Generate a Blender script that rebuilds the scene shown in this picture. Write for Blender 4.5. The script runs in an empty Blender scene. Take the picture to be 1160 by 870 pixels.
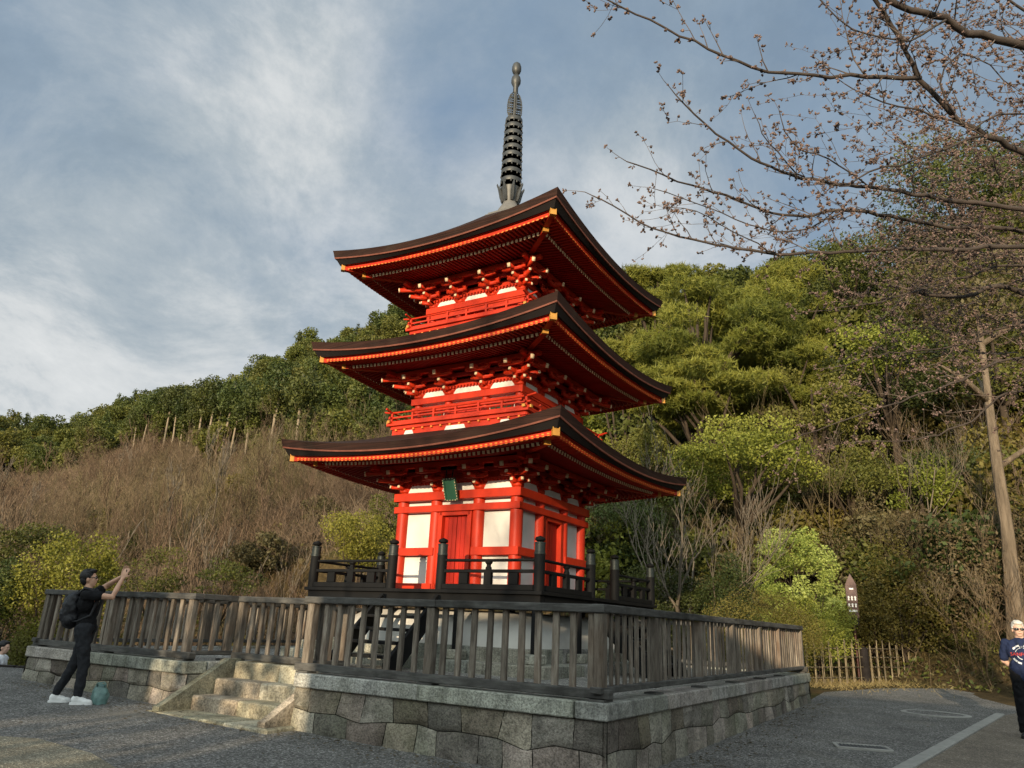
import bpy, math, random
import numpy as np
from mathutils import Vector, Matrix, Euler
rad = math.radians
SC = bpy.context.scene
COL = SC.collection

# ------------------------------------------------------------------ helpers
class MB:
    """collects boxes, tubes, lathes and leaf faces; build() links them as one mesh object"""
    def __init__(self):
        self.v = []; self.f = []; self.m = []; self.t = []; self.M = Matrix.Identity(4)
        self.arr = []          # numpy blocks (verts, quads, mat, tint)
        self.tint = 0.5; self.mi = 0
    def add(self, vs, fs, mi=None, tint=None):
        n = len(self.v); M = self.M
        for p in vs: self.v.append(tuple(M @ Vector(p)))
        mi = self.mi if mi is None else mi
        tint = self.tint if tint is None else tint
        self.t += [tint]*len(vs)
        for f in fs: self.f.append([i+n for i in f]); self.m.append(mi)
        return self
    def box(self, c, s, mi=None, rz=0, rx=0, ry=0, bev=0.0, tint=None):
        hx, hy, hz = s[0]/2, s[1]/2, s[2]/2
        R = Euler((rx, ry, rz)).to_matrix(); c = Vector(c)
        if bev <= 0:
            vs = [(x, y, z) for x in (-hx, hx) for y in (-hy, hy) for z in (-hz, hz)]
            fs = [(0,1,3,2),(4,6,7,5),(0,4,5,1),(2,3,7,6),(0,2,6,4),(1,5,7,3)]
        else:
            b = min(bev, hx*.9, hy*.9, hz*.9)
            vs = []; idx = {}
            for sx in (-1, 1):
                for sy in (-1, 1):
                    for sz in (-1, 1):
                        for ax in range(3):
                            p = [sx*(hx-b), sy*(hy-b), sz*(hz-b)]
                            p[ax] = (sx*hx, sy*hy, sz*hz)[ax]
                            idx[(sx, sy, sz, ax)] = len(vs); vs.append(tuple(p))
            fs = []
            S = (-1, 1)
            for s_ in S:
                fs.append([idx[(s_, a, b_, 0)] for a, b_ in ((-1,-1),(1,-1),(1,1),(-1,1))][::s_])
                fs.append([idx[(a, s_, b_, 1)] for a, b_ in ((-1,-1),(1,-1),(1,1),(-1,1))][::-s_])
                fs.append([idx[(a, b_, s_, 2)] for a, b_ in ((-1,-1),(1,-1),(1,1),(-1,1))][::s_])
            for a in S:
                for b_ in S:
                    fs.append([idx[(a,b_,-1,0)], idx[(a,b_,1,0)], idx[(a,b_,1,1)], idx[(a,b_,-1,1)]][::a*b_])
                    fs.append([idx[(a,-1,b_,0)], idx[(a,-1,b_,2)], idx[(a,1,b_,2)], idx[(a,1,b_,0)]][::a*b_])
                    fs.append([idx[(-1,a,b_,1)], idx[(1,a,b_,1)], idx[(1,a,b_,2)], idx[(-1,a,b_,2)]][::a*b_])
            for sx in S:
                for sy in S:
                    for sz in S:
                        fs.append([idx[(sx,sy,sz,0)], idx[(sx,sy,sz,1)], idx[(sx,sy,sz,2)]][::sx*sy*sz])
        vs = [tuple(R @ Vector(p) + c) for p in vs]
        return self.add(vs, fs, mi, tint)
    def bar(self, a, b, w, h, mi=None, up=(0,0,1), tint=None, bev=0):
        """box running from a to b, w wide and h tall"""
        a = Vector(a); b = Vector(b); d = b-a; L = d.length
        x = d.normalized(); u = Vector(up); y = u.cross(x)
        if y.length < 1e-5: y = Vector((0,1,0)).cross(x)
        y.normalize(); z = x.cross(y)
        old = self.M
        T = Matrix((x, y, z)).transposed().to_4x4(); T.translation = (a+b)/2
        self.M = old @ T
        self.box((0,0,0), (L, w, h), mi, bev=bev, tint=tint)
        self.M = old
        return self
    def tube(self, pts, rs, n=8, mi=None, tint=None, cap=True):
        pts = [Vector(p) for p in pts]
        if not hasattr(rs, '__len__'): rs = [rs]*len(pts)
        vs = []; fs = []
        prev = None
        for i, p in enumerate(pts):
            d = (pts[min(i+1, len(pts)-1)] - pts[max(i-1, 0)])
            d = d.normalized() if d.length > 1e-9 else Vector((0,0,1))
            if prev is None:
                a = d.orthogonal().normalized()
            else:
                a = (prev - d*prev.dot(d))
                a = a.normalized() if a.length > 1e-6 else d.orthogonal().normalized()
            prev = a; b = d.cross(a)
            for k in range(n):
                t = 2*math.pi*k/n
                vs.append(tuple(p + (a*math.cos(t)+b*math.sin(t))*rs[i]))
        for i in range(len(pts)-1):
            for k in range(n):
                fs.append((i*n+k, i*n+(k+1)%n, (i+1)*n+(k+1)%n, (i+1)*n+k))
        if cap:
            fs.append(tuple(range(n))[::-1]); fs.append(tuple((len(pts)-1)*n+k for k in range(n)))
        return self.add(vs, fs, mi, tint)
    def lathe(self, prof, c=(0,0,0), n=24, mi=None, sx=1, sy=1, tint=None):
        vs = []; fs = []
        for r, z in prof:
            for k in range(n):
                t = 2*math.pi*k/n
                vs.append((c[0]+r*sx*math.cos(t), c[1]+r*sy*math.sin(t), c[2]+z))
        for i in range(len(prof)-1):
            for k in range(n):
                fs.append((i*n+k, i*n+(k+1)%n, (i+1)*n+(k+1)%n, (i+1)*n+k))
        fs.append(tuple(range(n))[::-1]); fs.append(tuple((len(prof)-1)*n+k for k in range(n)))
        return self.add(vs, fs, mi, tint)
    def ell(self, c, r, n=12, mi=None, R=None, tint=None):
        vs = []; fs = []; m = max(4, n//2+1)
        c = Vector(c)
        for i in range(m+1):
            ph = math.pi*i/m
            for k in range(n):
                t = 2*math.pi*k/n
                p = Vector((r[0]*math.sin(ph)*math.cos(t), r[1]*math.sin(ph)*math.sin(t), -r[2]*math.cos(ph)))
                if R: p = R @ p
                vs.append(tuple(p+c))
        for i in range(m):
            for k in range(n):
                fs.append((i*n+k, i*n+(k+1)%n, (i+1)*n+(k+1)%n, (i+1)*n+k))
        return self.add(vs, fs, mi, tint)
    def prism(self, poly, a0, a1, axis='y', mi=None, tint=None):
        """poly = list of 2D points; extruded along axis from a0 to a1"""
        n = len(poly)
        def P(p, a):
            return {'y': (p[0], a, p[1]), 'x': (a, p[0], p[1]), 'z': (p[0], p[1], a)}[axis]
        vs = [P(p, a0) for p in poly] + [P(p, a1) for p in poly]
        fs = [tuple(range(n)), tuple(range(2*n-1, n-1, -1))]
        for i in range(n): fs.append((i, i+n, (i+1)%n+n, (i+1)%n))
        return self.add(vs, fs, mi, tint)
    def quads(self, V, Q, mi=0, tint=None):
        """numpy block"""
        self.arr.append((np.asarray(V, np.float32), np.asarray(Q, np.int64), mi, np.full(len(V), .5, np.float32) if tint is None else np.asarray(tint, np.float32)))
        return self
    def mesh(self, name, mats):
        me = bpy.data.meshes.new(name)
        V = [np.array(self.v, np.float32).reshape(-1, 3)]; T = [np.array(self.t, np.float32)]
        lens = [len(f) for f in self.f]; L = [np.array([i for f in self.f for i in f], np.int64)]
        MI = [np.array(self.m, np.int32)]; LN = [np.array(lens, np.int32)]
        base = len(self.v)
        for v, q, mi, t in self.arr:
            V.append(v); T.append(t); L.append((q+base).ravel()); LN.append(np.full(len(q), q.shape[1], np.int32))
            MI.append(np.full(len(q), mi, np.int32)); base += len(v)
        V = np.concatenate(V); T = np.concatenate(T); L = np.concatenate(L); LN = np.concatenate(LN); MI = np.concatenate(MI)
        me.vertices.add(len(V)); me.vertices.foreach_set('co', V.ravel())
        me.loops.add(len(L)); me.loops.foreach_set('vertex_index', L.astype(np.int32))
        me.polygons.add(len(LN))
        st = np.zeros(len(LN), np.int32); st[1:] = np.cumsum(LN)[:-1]
        me.polygons.foreach_set('loop_start', st)
        for m in (mats if isinstance(mats, (list, tuple)) else [mats]): me.materials.append(m)
        me.polygons.foreach_set('material_index', MI)
        at = me.attributes.new('tint', 'FLOAT', 'POINT'); at.data.foreach_set('value', T)
        me.update(calc_edges=True); me.validate(clean_customdata=False)
        return me
    def build(self, name, mats, parent=None, loc=None, rot=None, smooth=False):
        me = self.mesh(name, mats)
        me.polygons.foreach_set('use_smooth', [bool(smooth)]*len(me.polygons))
        if smooth:
            if smooth != True:
                try: me.set_sharp_from_angle(angle=smooth)
                except Exception: pass
        return link(name, me, parent, loc, rot)

def link(name, me, parent=None, loc=None, rot=None):
    o = bpy.data.objects.new(name, me); COL.objects.link(o)
    if parent: o.parent = parent
    if loc is not None: o.location = loc
    if rot is not None: o.rotation_euler = rot
    return o
def tag(o, label=None, cat=None, group=None, kind=None):
    if label: o['label'] = label
    if cat: o['category'] = cat
    if group: o['group'] = group
    if kind: o['kind'] = kind
    return o
def thing(name, label, cat, loc=(0,0,0), rz=0, group=None):
    o = link(name, None, None, loc, (0,0,rz)); o.empty_display_size = .2
    return tag(o, label, cat, group)
def part(name, parent, loc=None, rot=None):
    return link(name, None, parent, loc, rot)
def copy_tree(o, parent=None, level=0):
    c = o.copy(); COL.objects.link(c)
    if parent is not None: c.parent = parent
    for ch in list(o.children): copy_tree(ch, c, level+1)
    return c

# ------------------------------------------------------------------ materials
def nd(nt, typ, **kw):
    n = nt.nodes.new(typ)
    for k, v in kw.items(): setattr(n, k, v)
    return n
def ramp(nt, fac, stops):
    r = nd(nt, 'ShaderNodeValToRGB'); e = r.color_ramp.elements
    while len(e) > 1: e.remove(e[-1])
    e[0].position, c = stops[0]; e[0].color = (*c, 1)
    for p, c in stops[1:]:
        x = e.new(p); x.color = (*c, 1)
    if fac is not None: nt.links.new(fac, r.inputs[0])
    return r.outputs[0]
def noise(nt, vec, scale, detail=4, rough=.55, dist=0):
    n = nd(nt, 'ShaderNodeTexNoise'); n.inputs['Scale'].default_value = scale
    n.inputs['Detail'].default_value = detail; n.inputs['Roughness'].default_value = rough
    n.inputs['Distortion'].default_value = dist
    if vec is not None: nt.links.new(vec, n.inputs['Vector'])
    return n.outputs['Fac']
def mapping(nt, vec, scale=(1,1,1), rot=(0,0,0), loc=(0,0,0)):
    m = nd(nt, 'ShaderNodeMapping'); m.inputs['Scale'].default_value = scale; m.inputs['Rotation'].default_value = rot
    m.inputs['Location'].default_value = loc
    nt.links.new(vec, m.inputs[0]); return m.outputs[0]
def mix(nt, a, b, fac, mode='MIX'):
    m = nd(nt, 'ShaderNodeMix', data_type='RGBA', blend_type=mode)
    for s, x in ((m.inputs[6], a), (m.inputs[7], b)):
        if isinstance(x, tuple): s.default_value = (*x, 1)
        else: nt.links.new(x, s)
    if isinstance(fac, (int, float)): m.inputs[0].default_value = fac
    else: nt.links.new(fac, m.inputs[0])
    return m.outputs[2]
def mth(nt, op, a, b=None, clamp=False):
    m = nd(nt, 'ShaderNodeMath', operation=op); m.use_clamp = clamp
    for i, x in enumerate((a, b)):
        if x is None: continue
        if isinstance(x, (int, float)): m.inputs[i].default_value = x
        else: nt.links.new(x, m.inputs[i])
    return m.outputs[0]
def new_mat(name):
    m = bpy.data.materials.new(name); m.use_nodes = True
    nt = m.node_tree; b = nt.nodes['Principled BSDF']
    tc = nd(nt, 'ShaderNodeTexCoord')
    return m, nt, b, tc.outputs['Object']
def bump(nt, b, h, strength=.3, dist=.02):
    n = nd(nt, 'ShaderNodeBump'); n.inputs['Strength'].default_value = strength; n.inputs['Distance'].default_value = dist
    nt.links.new(h, n.inputs['Height']); nt.links.new(n.outputs[0], b.inputs['Normal'])
def attr(nt, name='tint'):
    a = nd(nt, 'ShaderNodeAttribute'); a.attribute_name = name; return a.outputs['Fac']
def simple(name, c, rough=.6, var=.25, scale=6, bmp=.1, spec=.4, metal=0, stretch=(1,1,1), c2=None, bscale=None, tintvar=0, dist=.01):
    m, nt, b, v = new_mat(name)
    vv = mapping(nt, v, stretch)
    n = noise(nt, vv, scale, 6, .6)
    c2 = c2 or tuple(x*(1-var) for x in c)
    hi = tuple(min(1, x*(1+var)) for x in c)
    col = ramp(nt, n, [(.25, c2), (.5, c), (.78, hi)])
    if tintvar:
        t = mth(nt, 'ADD', mth(nt, 'MULTIPLY', mth(nt, 'SUBTRACT', attr(nt), .5), tintvar*2), 1.0)
        cm = nd(nt, 'ShaderNodeVectorMath', operation='SCALE'); nt.links.new(col, cm.inputs[0]); nt.links.new(t, cm.inputs['Scale'])
        col = cm.outputs[0]
    nt.links.new(col, b.inputs['Base Color'])
    b.inputs['Roughness'].default_value = rough; b.inputs['Specular IOR Level'].default_value = spec; b.inputs['Metallic'].default_value = metal
    if bmp: bump(nt, b, noise(nt, vv, bscale or scale*4, 5, .65), bmp, dist)
    return m
M = {}
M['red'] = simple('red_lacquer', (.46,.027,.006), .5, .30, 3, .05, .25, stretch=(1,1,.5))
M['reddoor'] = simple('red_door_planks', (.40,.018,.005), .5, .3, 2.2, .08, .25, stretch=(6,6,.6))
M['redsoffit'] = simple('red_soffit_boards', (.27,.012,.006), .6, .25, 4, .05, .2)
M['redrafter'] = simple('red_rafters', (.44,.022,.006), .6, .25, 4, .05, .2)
M['plaster'] = simple('white_plaster', (.62,.59,.53), .85, .20, 1.3, .04, .2)  # stain mottling, strengthened to stand in for soft tree shade on the panels
M['ochre'] = simple('yellow_end_paint', (.74,.22,.035), .6, .12, 8, 0, .3)
M['endpaint'] = simple('pale_end_paint', (.74,.55,.34), .6, .1, 8, 0, .3)
M['gold'] = simple('gilt_metal', (.52,.24,.04), .45, .2, 8, .05, .4, .3)
M['green'] = simple('green_plaque', (.03,.105,.06), .5, .25, 7, .05)
M['greenlat'] = simple('green_lattice', (.05,.16,.08), .6, .15, 7, 0)
M['bronze'] = simple('weathered_bronze', (.066,.066,.062), .5, .35, 5, .12, .4, .55)
M['stonelt'] = simple('pale_granite', (.13,.125,.115), .9, .2, 9, .2, .2)
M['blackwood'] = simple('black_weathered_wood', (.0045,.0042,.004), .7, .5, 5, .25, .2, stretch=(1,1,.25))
M['postcap'] = simple('verdigris_post_cap', (.025,.031,.028), .5, .3, 9, .1, .4, .3)
M['plum'] = simple('dark_grey_fabric', (.02,.022,.026), .85, .2, 20, .15, .15)
M['concrete'] = simple('kerb_concrete', (.27,.26,.235), .9, .2, 6, .15, .2)
M['iron'] = simple('cast_iron', (.10,.10,.10), .7, .25, 12, .2, .4, .2)
M['brownsign'] = simple('brown_sign_paint', (.055,.015,.009), .5, .25, 6, .05)
M['whitepaint'] = simple('white_paint', (.75,.74,.70), .6, .05, 6, 0)
M['bamboo'] = simple('weathered_bamboo', (.185,.145,.085), .55, .35, 6, .1, .3, stretch=(1,1,.3), tintvar=.35)
M['darkpost'] = simple('charred_post', (.018,.014,.012), .8, .4, 6, .2, .2)
M['rope'] = simple('black_hemp_rope', (.02,.017,.014), .9, .3, 30, .1, .1)
M['roofgrey'] = simple('grey_roof_tiles', (.07,.072,.075), .6, .3, 3, .1)
M['plank'] = simple('dark_hall_planks', (.08,.05,.03), .7, .3, 3, .1)

def mat_bark_roof():
    m, nt, b, v = new_mat('cypress_bark_roof')
    z = mapping(nt, v, (.6,.6,60))
    n = noise(nt, z, 1.0, 4, .6)
    n2 = noise(nt, v, 2.2, 5, .6)
    c = ramp(nt, n, [(.3, (.011,.005,.003)), (.55, (.028,.011,.007)), (.8, (.052,.022,.014))])
    c = mix(nt, c, (.034,.024,.015), ramp(nt, n2, [(.52, (0,0,0)), (.75, (.5,.5,.5))]))
    nt.links.new(c, b.inputs['Base Color']); b.inputs['Roughness'].default_value = .85; b.inputs['Specular IOR Level'].default_value = .2
    bump(nt, b, n, .4, .015)
    return m
M['bark_roof'] = mat_bark_roof()
M['eaveblack'] = simple('black_eave_layer', (.010,.007,.006), .8, .3, 6, .2, .2, stretch=(1,1,20))
M['eaveline'] = simple('eave_edging_board', (.16,.055,.035), .75, .3, 6, .1, .2)

def mat_greywood():
    m, nt, b, v = new_mat('grey_weathered_timber')
    s = mapping(nt, v, (7,7,.9))
    n = noise(nt, s, 4, 6, .65); n2 = noise(nt, v, 1.1, 4, .6)
    c = ramp(nt, n, [(.25, (.045,.036,.028)), (.5, (.152,.125,.097)), (.75, (.27,.235,.188))])
    c = mix(nt, c, (.11,.062,.036), ramp(nt, n2, [(.5, (0,0,0)), (.72, (.6,.6,.6))]))
    t = mth(nt, 'ADD', mth(nt, 'MULTIPLY', attr(nt), .7), .65)
    cm = nd(nt, 'ShaderNodeVectorMath', operation='SCALE'); nt.links.new(c, cm.inputs[0]); nt.links.new(t, cm.inputs['Scale'])
    nt.links.new(cm.outputs[0], b.inputs['Base Color']); b.inputs['Roughness'].default_value = .85; b.inputs['Specular IOR Level'].default_value = .2
    bump(nt, b, n, .35, .01)
    return m
M['greywood'] = mat_greywood()
def mat_greyrail():
    m, nt, b, v = new_mat('dark_rail_timber')
    s = mapping(nt, v, (.9,.9,6))
    n = noise(nt, s, 4, 6, .65); n2 = noise(nt, v, 2.3, 5, .65)
    c = ramp(nt, n, [(.25, (.03,.028,.026)), (.5, (.075,.071,.064)), (.8, (.15,.145,.13))])
    c = mix(nt, c, (.02,.018,.014), ramp(nt, n2, [(.5, (0,0,0)), (.7, (.8,.8,.8))]))
    nt.links.new(c, b.inputs['Base Color']); b.inputs['Roughness'].default_value = .8; b.inputs['Specular IOR Level'].default_value = .25
    bump(nt, b, n, .35, .01)
    return m
M['greyrail'] = mat_greyrail()
def mat_granite(name, base, stain, tv=.45, sc=3.0, streak=False):
    m, nt, b, v = new_mat(name)
    n1 = noise(nt, v, sc, 8, .65); n2 = noise(nt, v, 42, 4, .7); n3 = noise(nt, v, 1.1, 4, .6)
    lo = tuple(x*.36 for x in base); hi = tuple(min(1, x*1.5) for x in base)
    c = ramp(nt, n1, [(.3, lo), (.5, base), (.72, hi)])
    c = mix(nt, c, stain, ramp(nt, n3, [(.45, (0,0,0)), (.7, (.75,.75,.75))]))
    if streak:
        st = noise(nt, mapping(nt, v, (9,9,.5)), 2.2, 5, .6)
        c = mix(nt, c, tuple(x*.35 for x in base), ramp(nt, st, [(.52, (0,0,0)), (.72, (.75,.75,.75))]))
    c = mix(nt, c, ramp(nt, n2, [(.3, (.35,.35,.35)), (.55, (1,1,1)), (.8, (1.35,1.35,1.35))]), 1.0, 'MULTIPLY')
    hue = ramp(nt, mth(nt, 'FRACT', mth(nt, 'MULTIPLY', attr(nt), 5.7)), [(0,(1.10,.96,.93)),(.35,(1,1,1)),(.65,(.96,1.0,.92)),(1,(1.10,1.02,.88))])
    c = mix(nt, c, hue, .9, 'MULTIPLY')
    t = mth(nt, 'ADD', mth(nt, 'MULTIPLY', attr(nt), tv*2), 1-tv)
    cm = nd(nt, 'ShaderNodeVectorMath', operation='SCALE'); nt.links.new(c, cm.inputs[0]); nt.links.new(t, cm.inputs['Scale'])
    nt.links.new(cm.outputs[0], b.inputs['Base Color']); b.inputs['Roughness'].default_value = .9; b.inputs['Specular IOR Level'].default_value = .2
    h = mth(nt, 'ADD', mth(nt, 'MULTIPLY', n2, .35), n1)
    bump(nt, b, h, 1.0, .05)
    return m
M['wallstone'] = mat_granite('brown_rubble_granite', (.245,.218,.185), (.17,.165,.12))
M['coping'] = mat_granite('grey_coping_granite', (.36,.35,.315), (.27,.265,.215), .2, 4, True)
M['stepstone'] = mat_granite('yellowish_step_granite', (.36,.325,.25), (.24,.215,.14), .25, 4)
M['mortar'] = simple('dark_joint', (.03,.027,.022), 1, .3, 9, 0, .05)
def mat_gravel(name, lo, mid, hi, sand=None):
    m, nt, b, v = new_mat(name)
    vo = nd(nt, 'ShaderNodeTexVoronoi'); vo.inputs['Scale'].default_value = 58; nt.links.new(v, vo.inputs['Vector'])
    w = noise(nt, v, 1.3, 6, .65); fine = noise(nt, v, 60, 3, .7)
    sep = nd(nt, 'ShaderNodeSeparateColor'); nt.links.new(vo.outputs['Color'], sep.inputs[0])
    c = ramp(nt, sep.outputs[0], [(0, lo), (.5, mid), (.85, hi), (1, tuple(x*1.7 for x in hi))])
    c = mix(nt, c, ramp(nt, w, [(.3, (.72,.72,.72)), (.7, (1.25,1.25,1.25))]), 1.0, 'MULTIPLY')
    c = mix(nt, c, ramp(nt, fine, [(.3, (.6,.6,.6)), (.7, (1.3,1.3,1.3))]), 1.0, 'MULTIPLY')
    if sand: c = mix(nt, c, sand, ramp(nt, noise(nt, v, .35, 5, .6), [(.56, (0,0,0)), (.68, (.45,.45,.45))]))
    nt.links.new(c, b.inputs['Base Color']); b.inputs['Roughness'].default_value = .92; b.inputs['Specular IOR Level'].default_value = .2
    bump(nt, b, vo.outputs['Distance'], .6, .02)
    return m
M['gravel'] = mat_gravel('dark_gravel', (.060,.056,.050), (.125,.119,.109), (.21,.20,.185), (.19,.172,.14))
M['bedgravel'] = mat_gravel('terrace_gravel', (.08,.075,.065), (.20,.19,.165), (.32,.30,.27))
M['asphalt'] = mat_gravel('brown_path', (.125,.103,.080), (.16,.133,.104), (.195,.165,.13))
M['sandpath'] = mat_gravel('sandy_path', (.14,.12,.085), (.20,.175,.125), (.26,.23,.17))
def mat_soil():
    m, nt, b, v = new_mat('leaf_litter_soil')
    n = noise(nt, v, .35, 8, .65); n2 = noise(nt, v, 5, 6, .7)
    c = ramp(nt, n, [(.3, (.045,.034,.018)), (.5, (.085,.062,.032)), (.68, (.05,.055,.02))])
    c = mix(nt, c, ramp(nt, n2, [(.3, (.5,.5,.5)), (.7, (1.5,1.4,1.2))]), 1.0, 'MULTIPLY')
    nt.links.new(c, b.inputs['Base Color']); b.inputs['Roughness'].default_value = 1; b.inputs['Specular IOR Level'].default_value = .1
    bump(nt, b, n2, .8, .15)
    return m
M['soil'] = mat_soil()
def mat_leaf(name, dark, mid, light, transl=.3, objvar=.25, rough=.55, clump=.9):
    m, nt, b, v = new_mat(name)
    oi = nd(nt, 'ShaderNodeObjectInfo')
    n = noise(nt, v, clump, 3, .6)
    f = mth(nt, 'ADD', mth(nt, 'MULTIPLY', attr(nt), .75), mth(nt, 'MULTIPLY', n, .35))
    f = mth(nt, 'ADD', f, mth(nt, 'MULTIPLY', mth(nt, 'SUBTRACT', oi.outputs['Random'], .5), objvar), True)
    c = ramp(nt, f, [(.12, dark), (.5, mid), (.92, light)])
    h = nd(nt, 'ShaderNodeHueSaturation'); nt.links.new(c, h.inputs['Color'])
    nt.links.new(mth(nt, 'ADD', mth(nt, 'MULTIPLY', mth(nt, 'FRACT', mth(nt, 'MULTIPLY', oi.outputs['Random'], 7.31)), .022*objvar/.25), .5-.008*objvar/.25), h.inputs['Hue'])
    nt.links.new(h.outputs[0], b.inputs['Base Color']); b.inputs['Roughness'].default_value = rough; b.inputs['Specular IOR Level'].default_value = .25
    tr = nd(nt, 'ShaderNodeBsdfTranslucent'); nt.links.new(h.outputs[0], tr.inputs['Color'])
    ms = nd(nt, 'ShaderNodeMixShader'); ms.inputs[0].default_value = transl
    nt.links.new(b.outputs[0], ms.inputs[1]); nt.links.new(tr.outputs[0], ms.inputs[2])
    nt.links.new(ms.outputs[0], nt.nodes['Material Output'].inputs['Surface'])
    return m
M['leaf_forest'] = mat_leaf('forest_leaves', (.038,.046,.010), (.100,.106,.022), (.175,.168,.036), .3, .4)
M['leaf_dark'] = mat_leaf('dark_evergreen_leaves', (.022,.032,.010), (.062,.076,.018), (.12,.13,.032), .25, .35)
M['leaf_olive'] = mat_leaf('olive_leaves', (.05,.055,.012), (.105,.11,.022), (.17,.165,.035), .3, .3)
M['leaf_bright'] = mat_leaf('bright_green_leaves', (.080,.092,.012), (.205,.215,.032), (.34,.33,.065), .35, .25)
M['leaf_lime'] = mat_leaf('lime_young_leaves', (.22,.27,.05), (.40,.46,.11), (.55,.60,.20), .45, .1)
M['leaf_pine'] = mat_leaf('pine_needles', (.042,.055,.010), (.145,.155,.024), (.29,.275,.05), .3, .1)
M['leaf_azalea'] = mat_leaf('russet_azalea_leaves', (.06,.045,.012), (.13,.105,.025), (.20,.16,.04), .3, .2)
M['leaf_dead'] = mat_leaf('dry_brown_leaves', (.050,.039,.017), (.105,.080,.036), (.17,.135,.065), .25, .4)
M['leaf_yellow'] = mat_leaf('yellow_green_leaves', (.10,.10,.015), (.20,.185,.03), (.30,.27,.05), .35, .2)
M['twig_brown'] = simple('brown_twigs', (.15,.105,.066), .9, .3, 3, 0, .15, tintvar=.5)
def mat_twig():
    m, nt, b, v = new_mat('brown_twigs')
    g = nd(nt, 'ShaderNodeNewGeometry'); n = noise(nt, g.outputs['Position'], .16, 5, .65); n2 = noise(nt, g.outputs['Position'], .05, 3, .5)
    c = ramp(nt, n, [(.32,(.066,.045,.030)),(.45,(.132,.088,.058)),(.58,(.168,.121,.081)),(.72,(.235,.180,.124))])
    c = mix(nt, c, (.13,.115,.05), ramp(nt, n2, [(.5,(0,0,0)),(.68,(.6,.6,.6))]))
    t = mth(nt, 'ADD', attr(nt), .5); cm = nd(nt, 'ShaderNodeVectorMath', operation='SCALE'); nt.links.new(c, cm.inputs[0]); nt.links.new(t, cm.inputs['Scale'])
    nt.links.new(cm.outputs[0], b.inputs['Base Color']); b.inputs['Roughness'].default_value = .9; b.inputs['Specular IOR Level'].default_value = .1
    return m
M['twig_brown'] = mat_twig()
M['twig_grey'] = simple('pale_grey_bark', (.165,.135,.10), .9, .3, 4, .2, .15, tintvar=.3)
M['trunk'] = simple('brown_bark', (.055,.041,.029), .95, .4, 5, .5, .1, stretch=(2,2,.4), dist=.04)
M['trunkpale'] = simple('pale_cedar_bark', (.15,.115,.08), .95, .6, 3, .8, .1, stretch=(3,3,.3), dist=.05)
M['trunkcedar'] = simple('pale_cedar_trunks', (.25,.20,.14), .95, .3, 1.5, .2, .1, stretch=(3,3,.4))  # pale bark of the far cedars
M['cherrytwig'] = simple('cherry_twigs', (.115,.088,.07), .85, .4, 9, 0, .2, tintvar=.4)
M['cherrybark'] = simple('cherry_bark', (.055,.042,.034), .8, .5, 9, .4, .25, stretch=(1,1,1), dist=.01)
M['bud'] = simple('cherry_buds', (.145,.098,.080), .7, .35, 30, 0, .2, tintvar=.5)
M['drygrass'] = mat_leaf('dry_grass_blades', (.13,.10,.045), (.26,.20,.085), (.40,.31,.13), .3, 0)
# ------------------------------------------------------------------ camera (solved from the photograph's vanishing lines)
CAMZ = 1.4045
cam = bpy.data.cameras.new('camera'); camo = bpy.data.objects.new('camera', cam); COL.objects.link(camo)
cam.sensor_width = 36; cam.lens = 36*842.02/1160; cam.clip_start = .05; cam.clip_end = 6000
camo.matrix_world = Matrix.Translation((0,0,CAMZ)) @ Matrix.Rotation(rad(90+17.938), 4, 'X') @ Matrix.Rotation(rad(2.59), 4, 'Z')
SC.camera = camo
PX, PY, PYAW = -.231, 14.699, rad(-31.497)      # pagoda axis, yaw
TX, TY, TYAW = 1.039, 7.697, rad(-31.931)       # near corner of the terrace
def at_(px, py, r):
    d = camo.matrix_world.to_3x3() @ Vector(((px-580)/842.02, -(py-435)/842.02, -1)); t = r/math.hypot(d.x, d.y); return Vector((d.x*t, d.y*t, CAMZ+d.z*t))
def gz(x, y): return -.008*(x-1)+.0259*(min(y, 26)-7.7)
def pag(lx, ly, z=0):
    c, s = math.cos(PYAW), math.sin(PYAW)
    return Vector((PX+c*lx-s*ly, PY+s*lx+c*ly, z))
def ter(u, v, z=0):      # u to the left along the front face, v back along the right face
    c, s = math.cos(TYAW), math.sin(TYAW)
    return Vector((TX-c*u-s*v, TY-s*u+c*v, z))
def azr(az, r): return (r*math.sin(rad(az)), r*math.cos(rad(az)))

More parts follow.
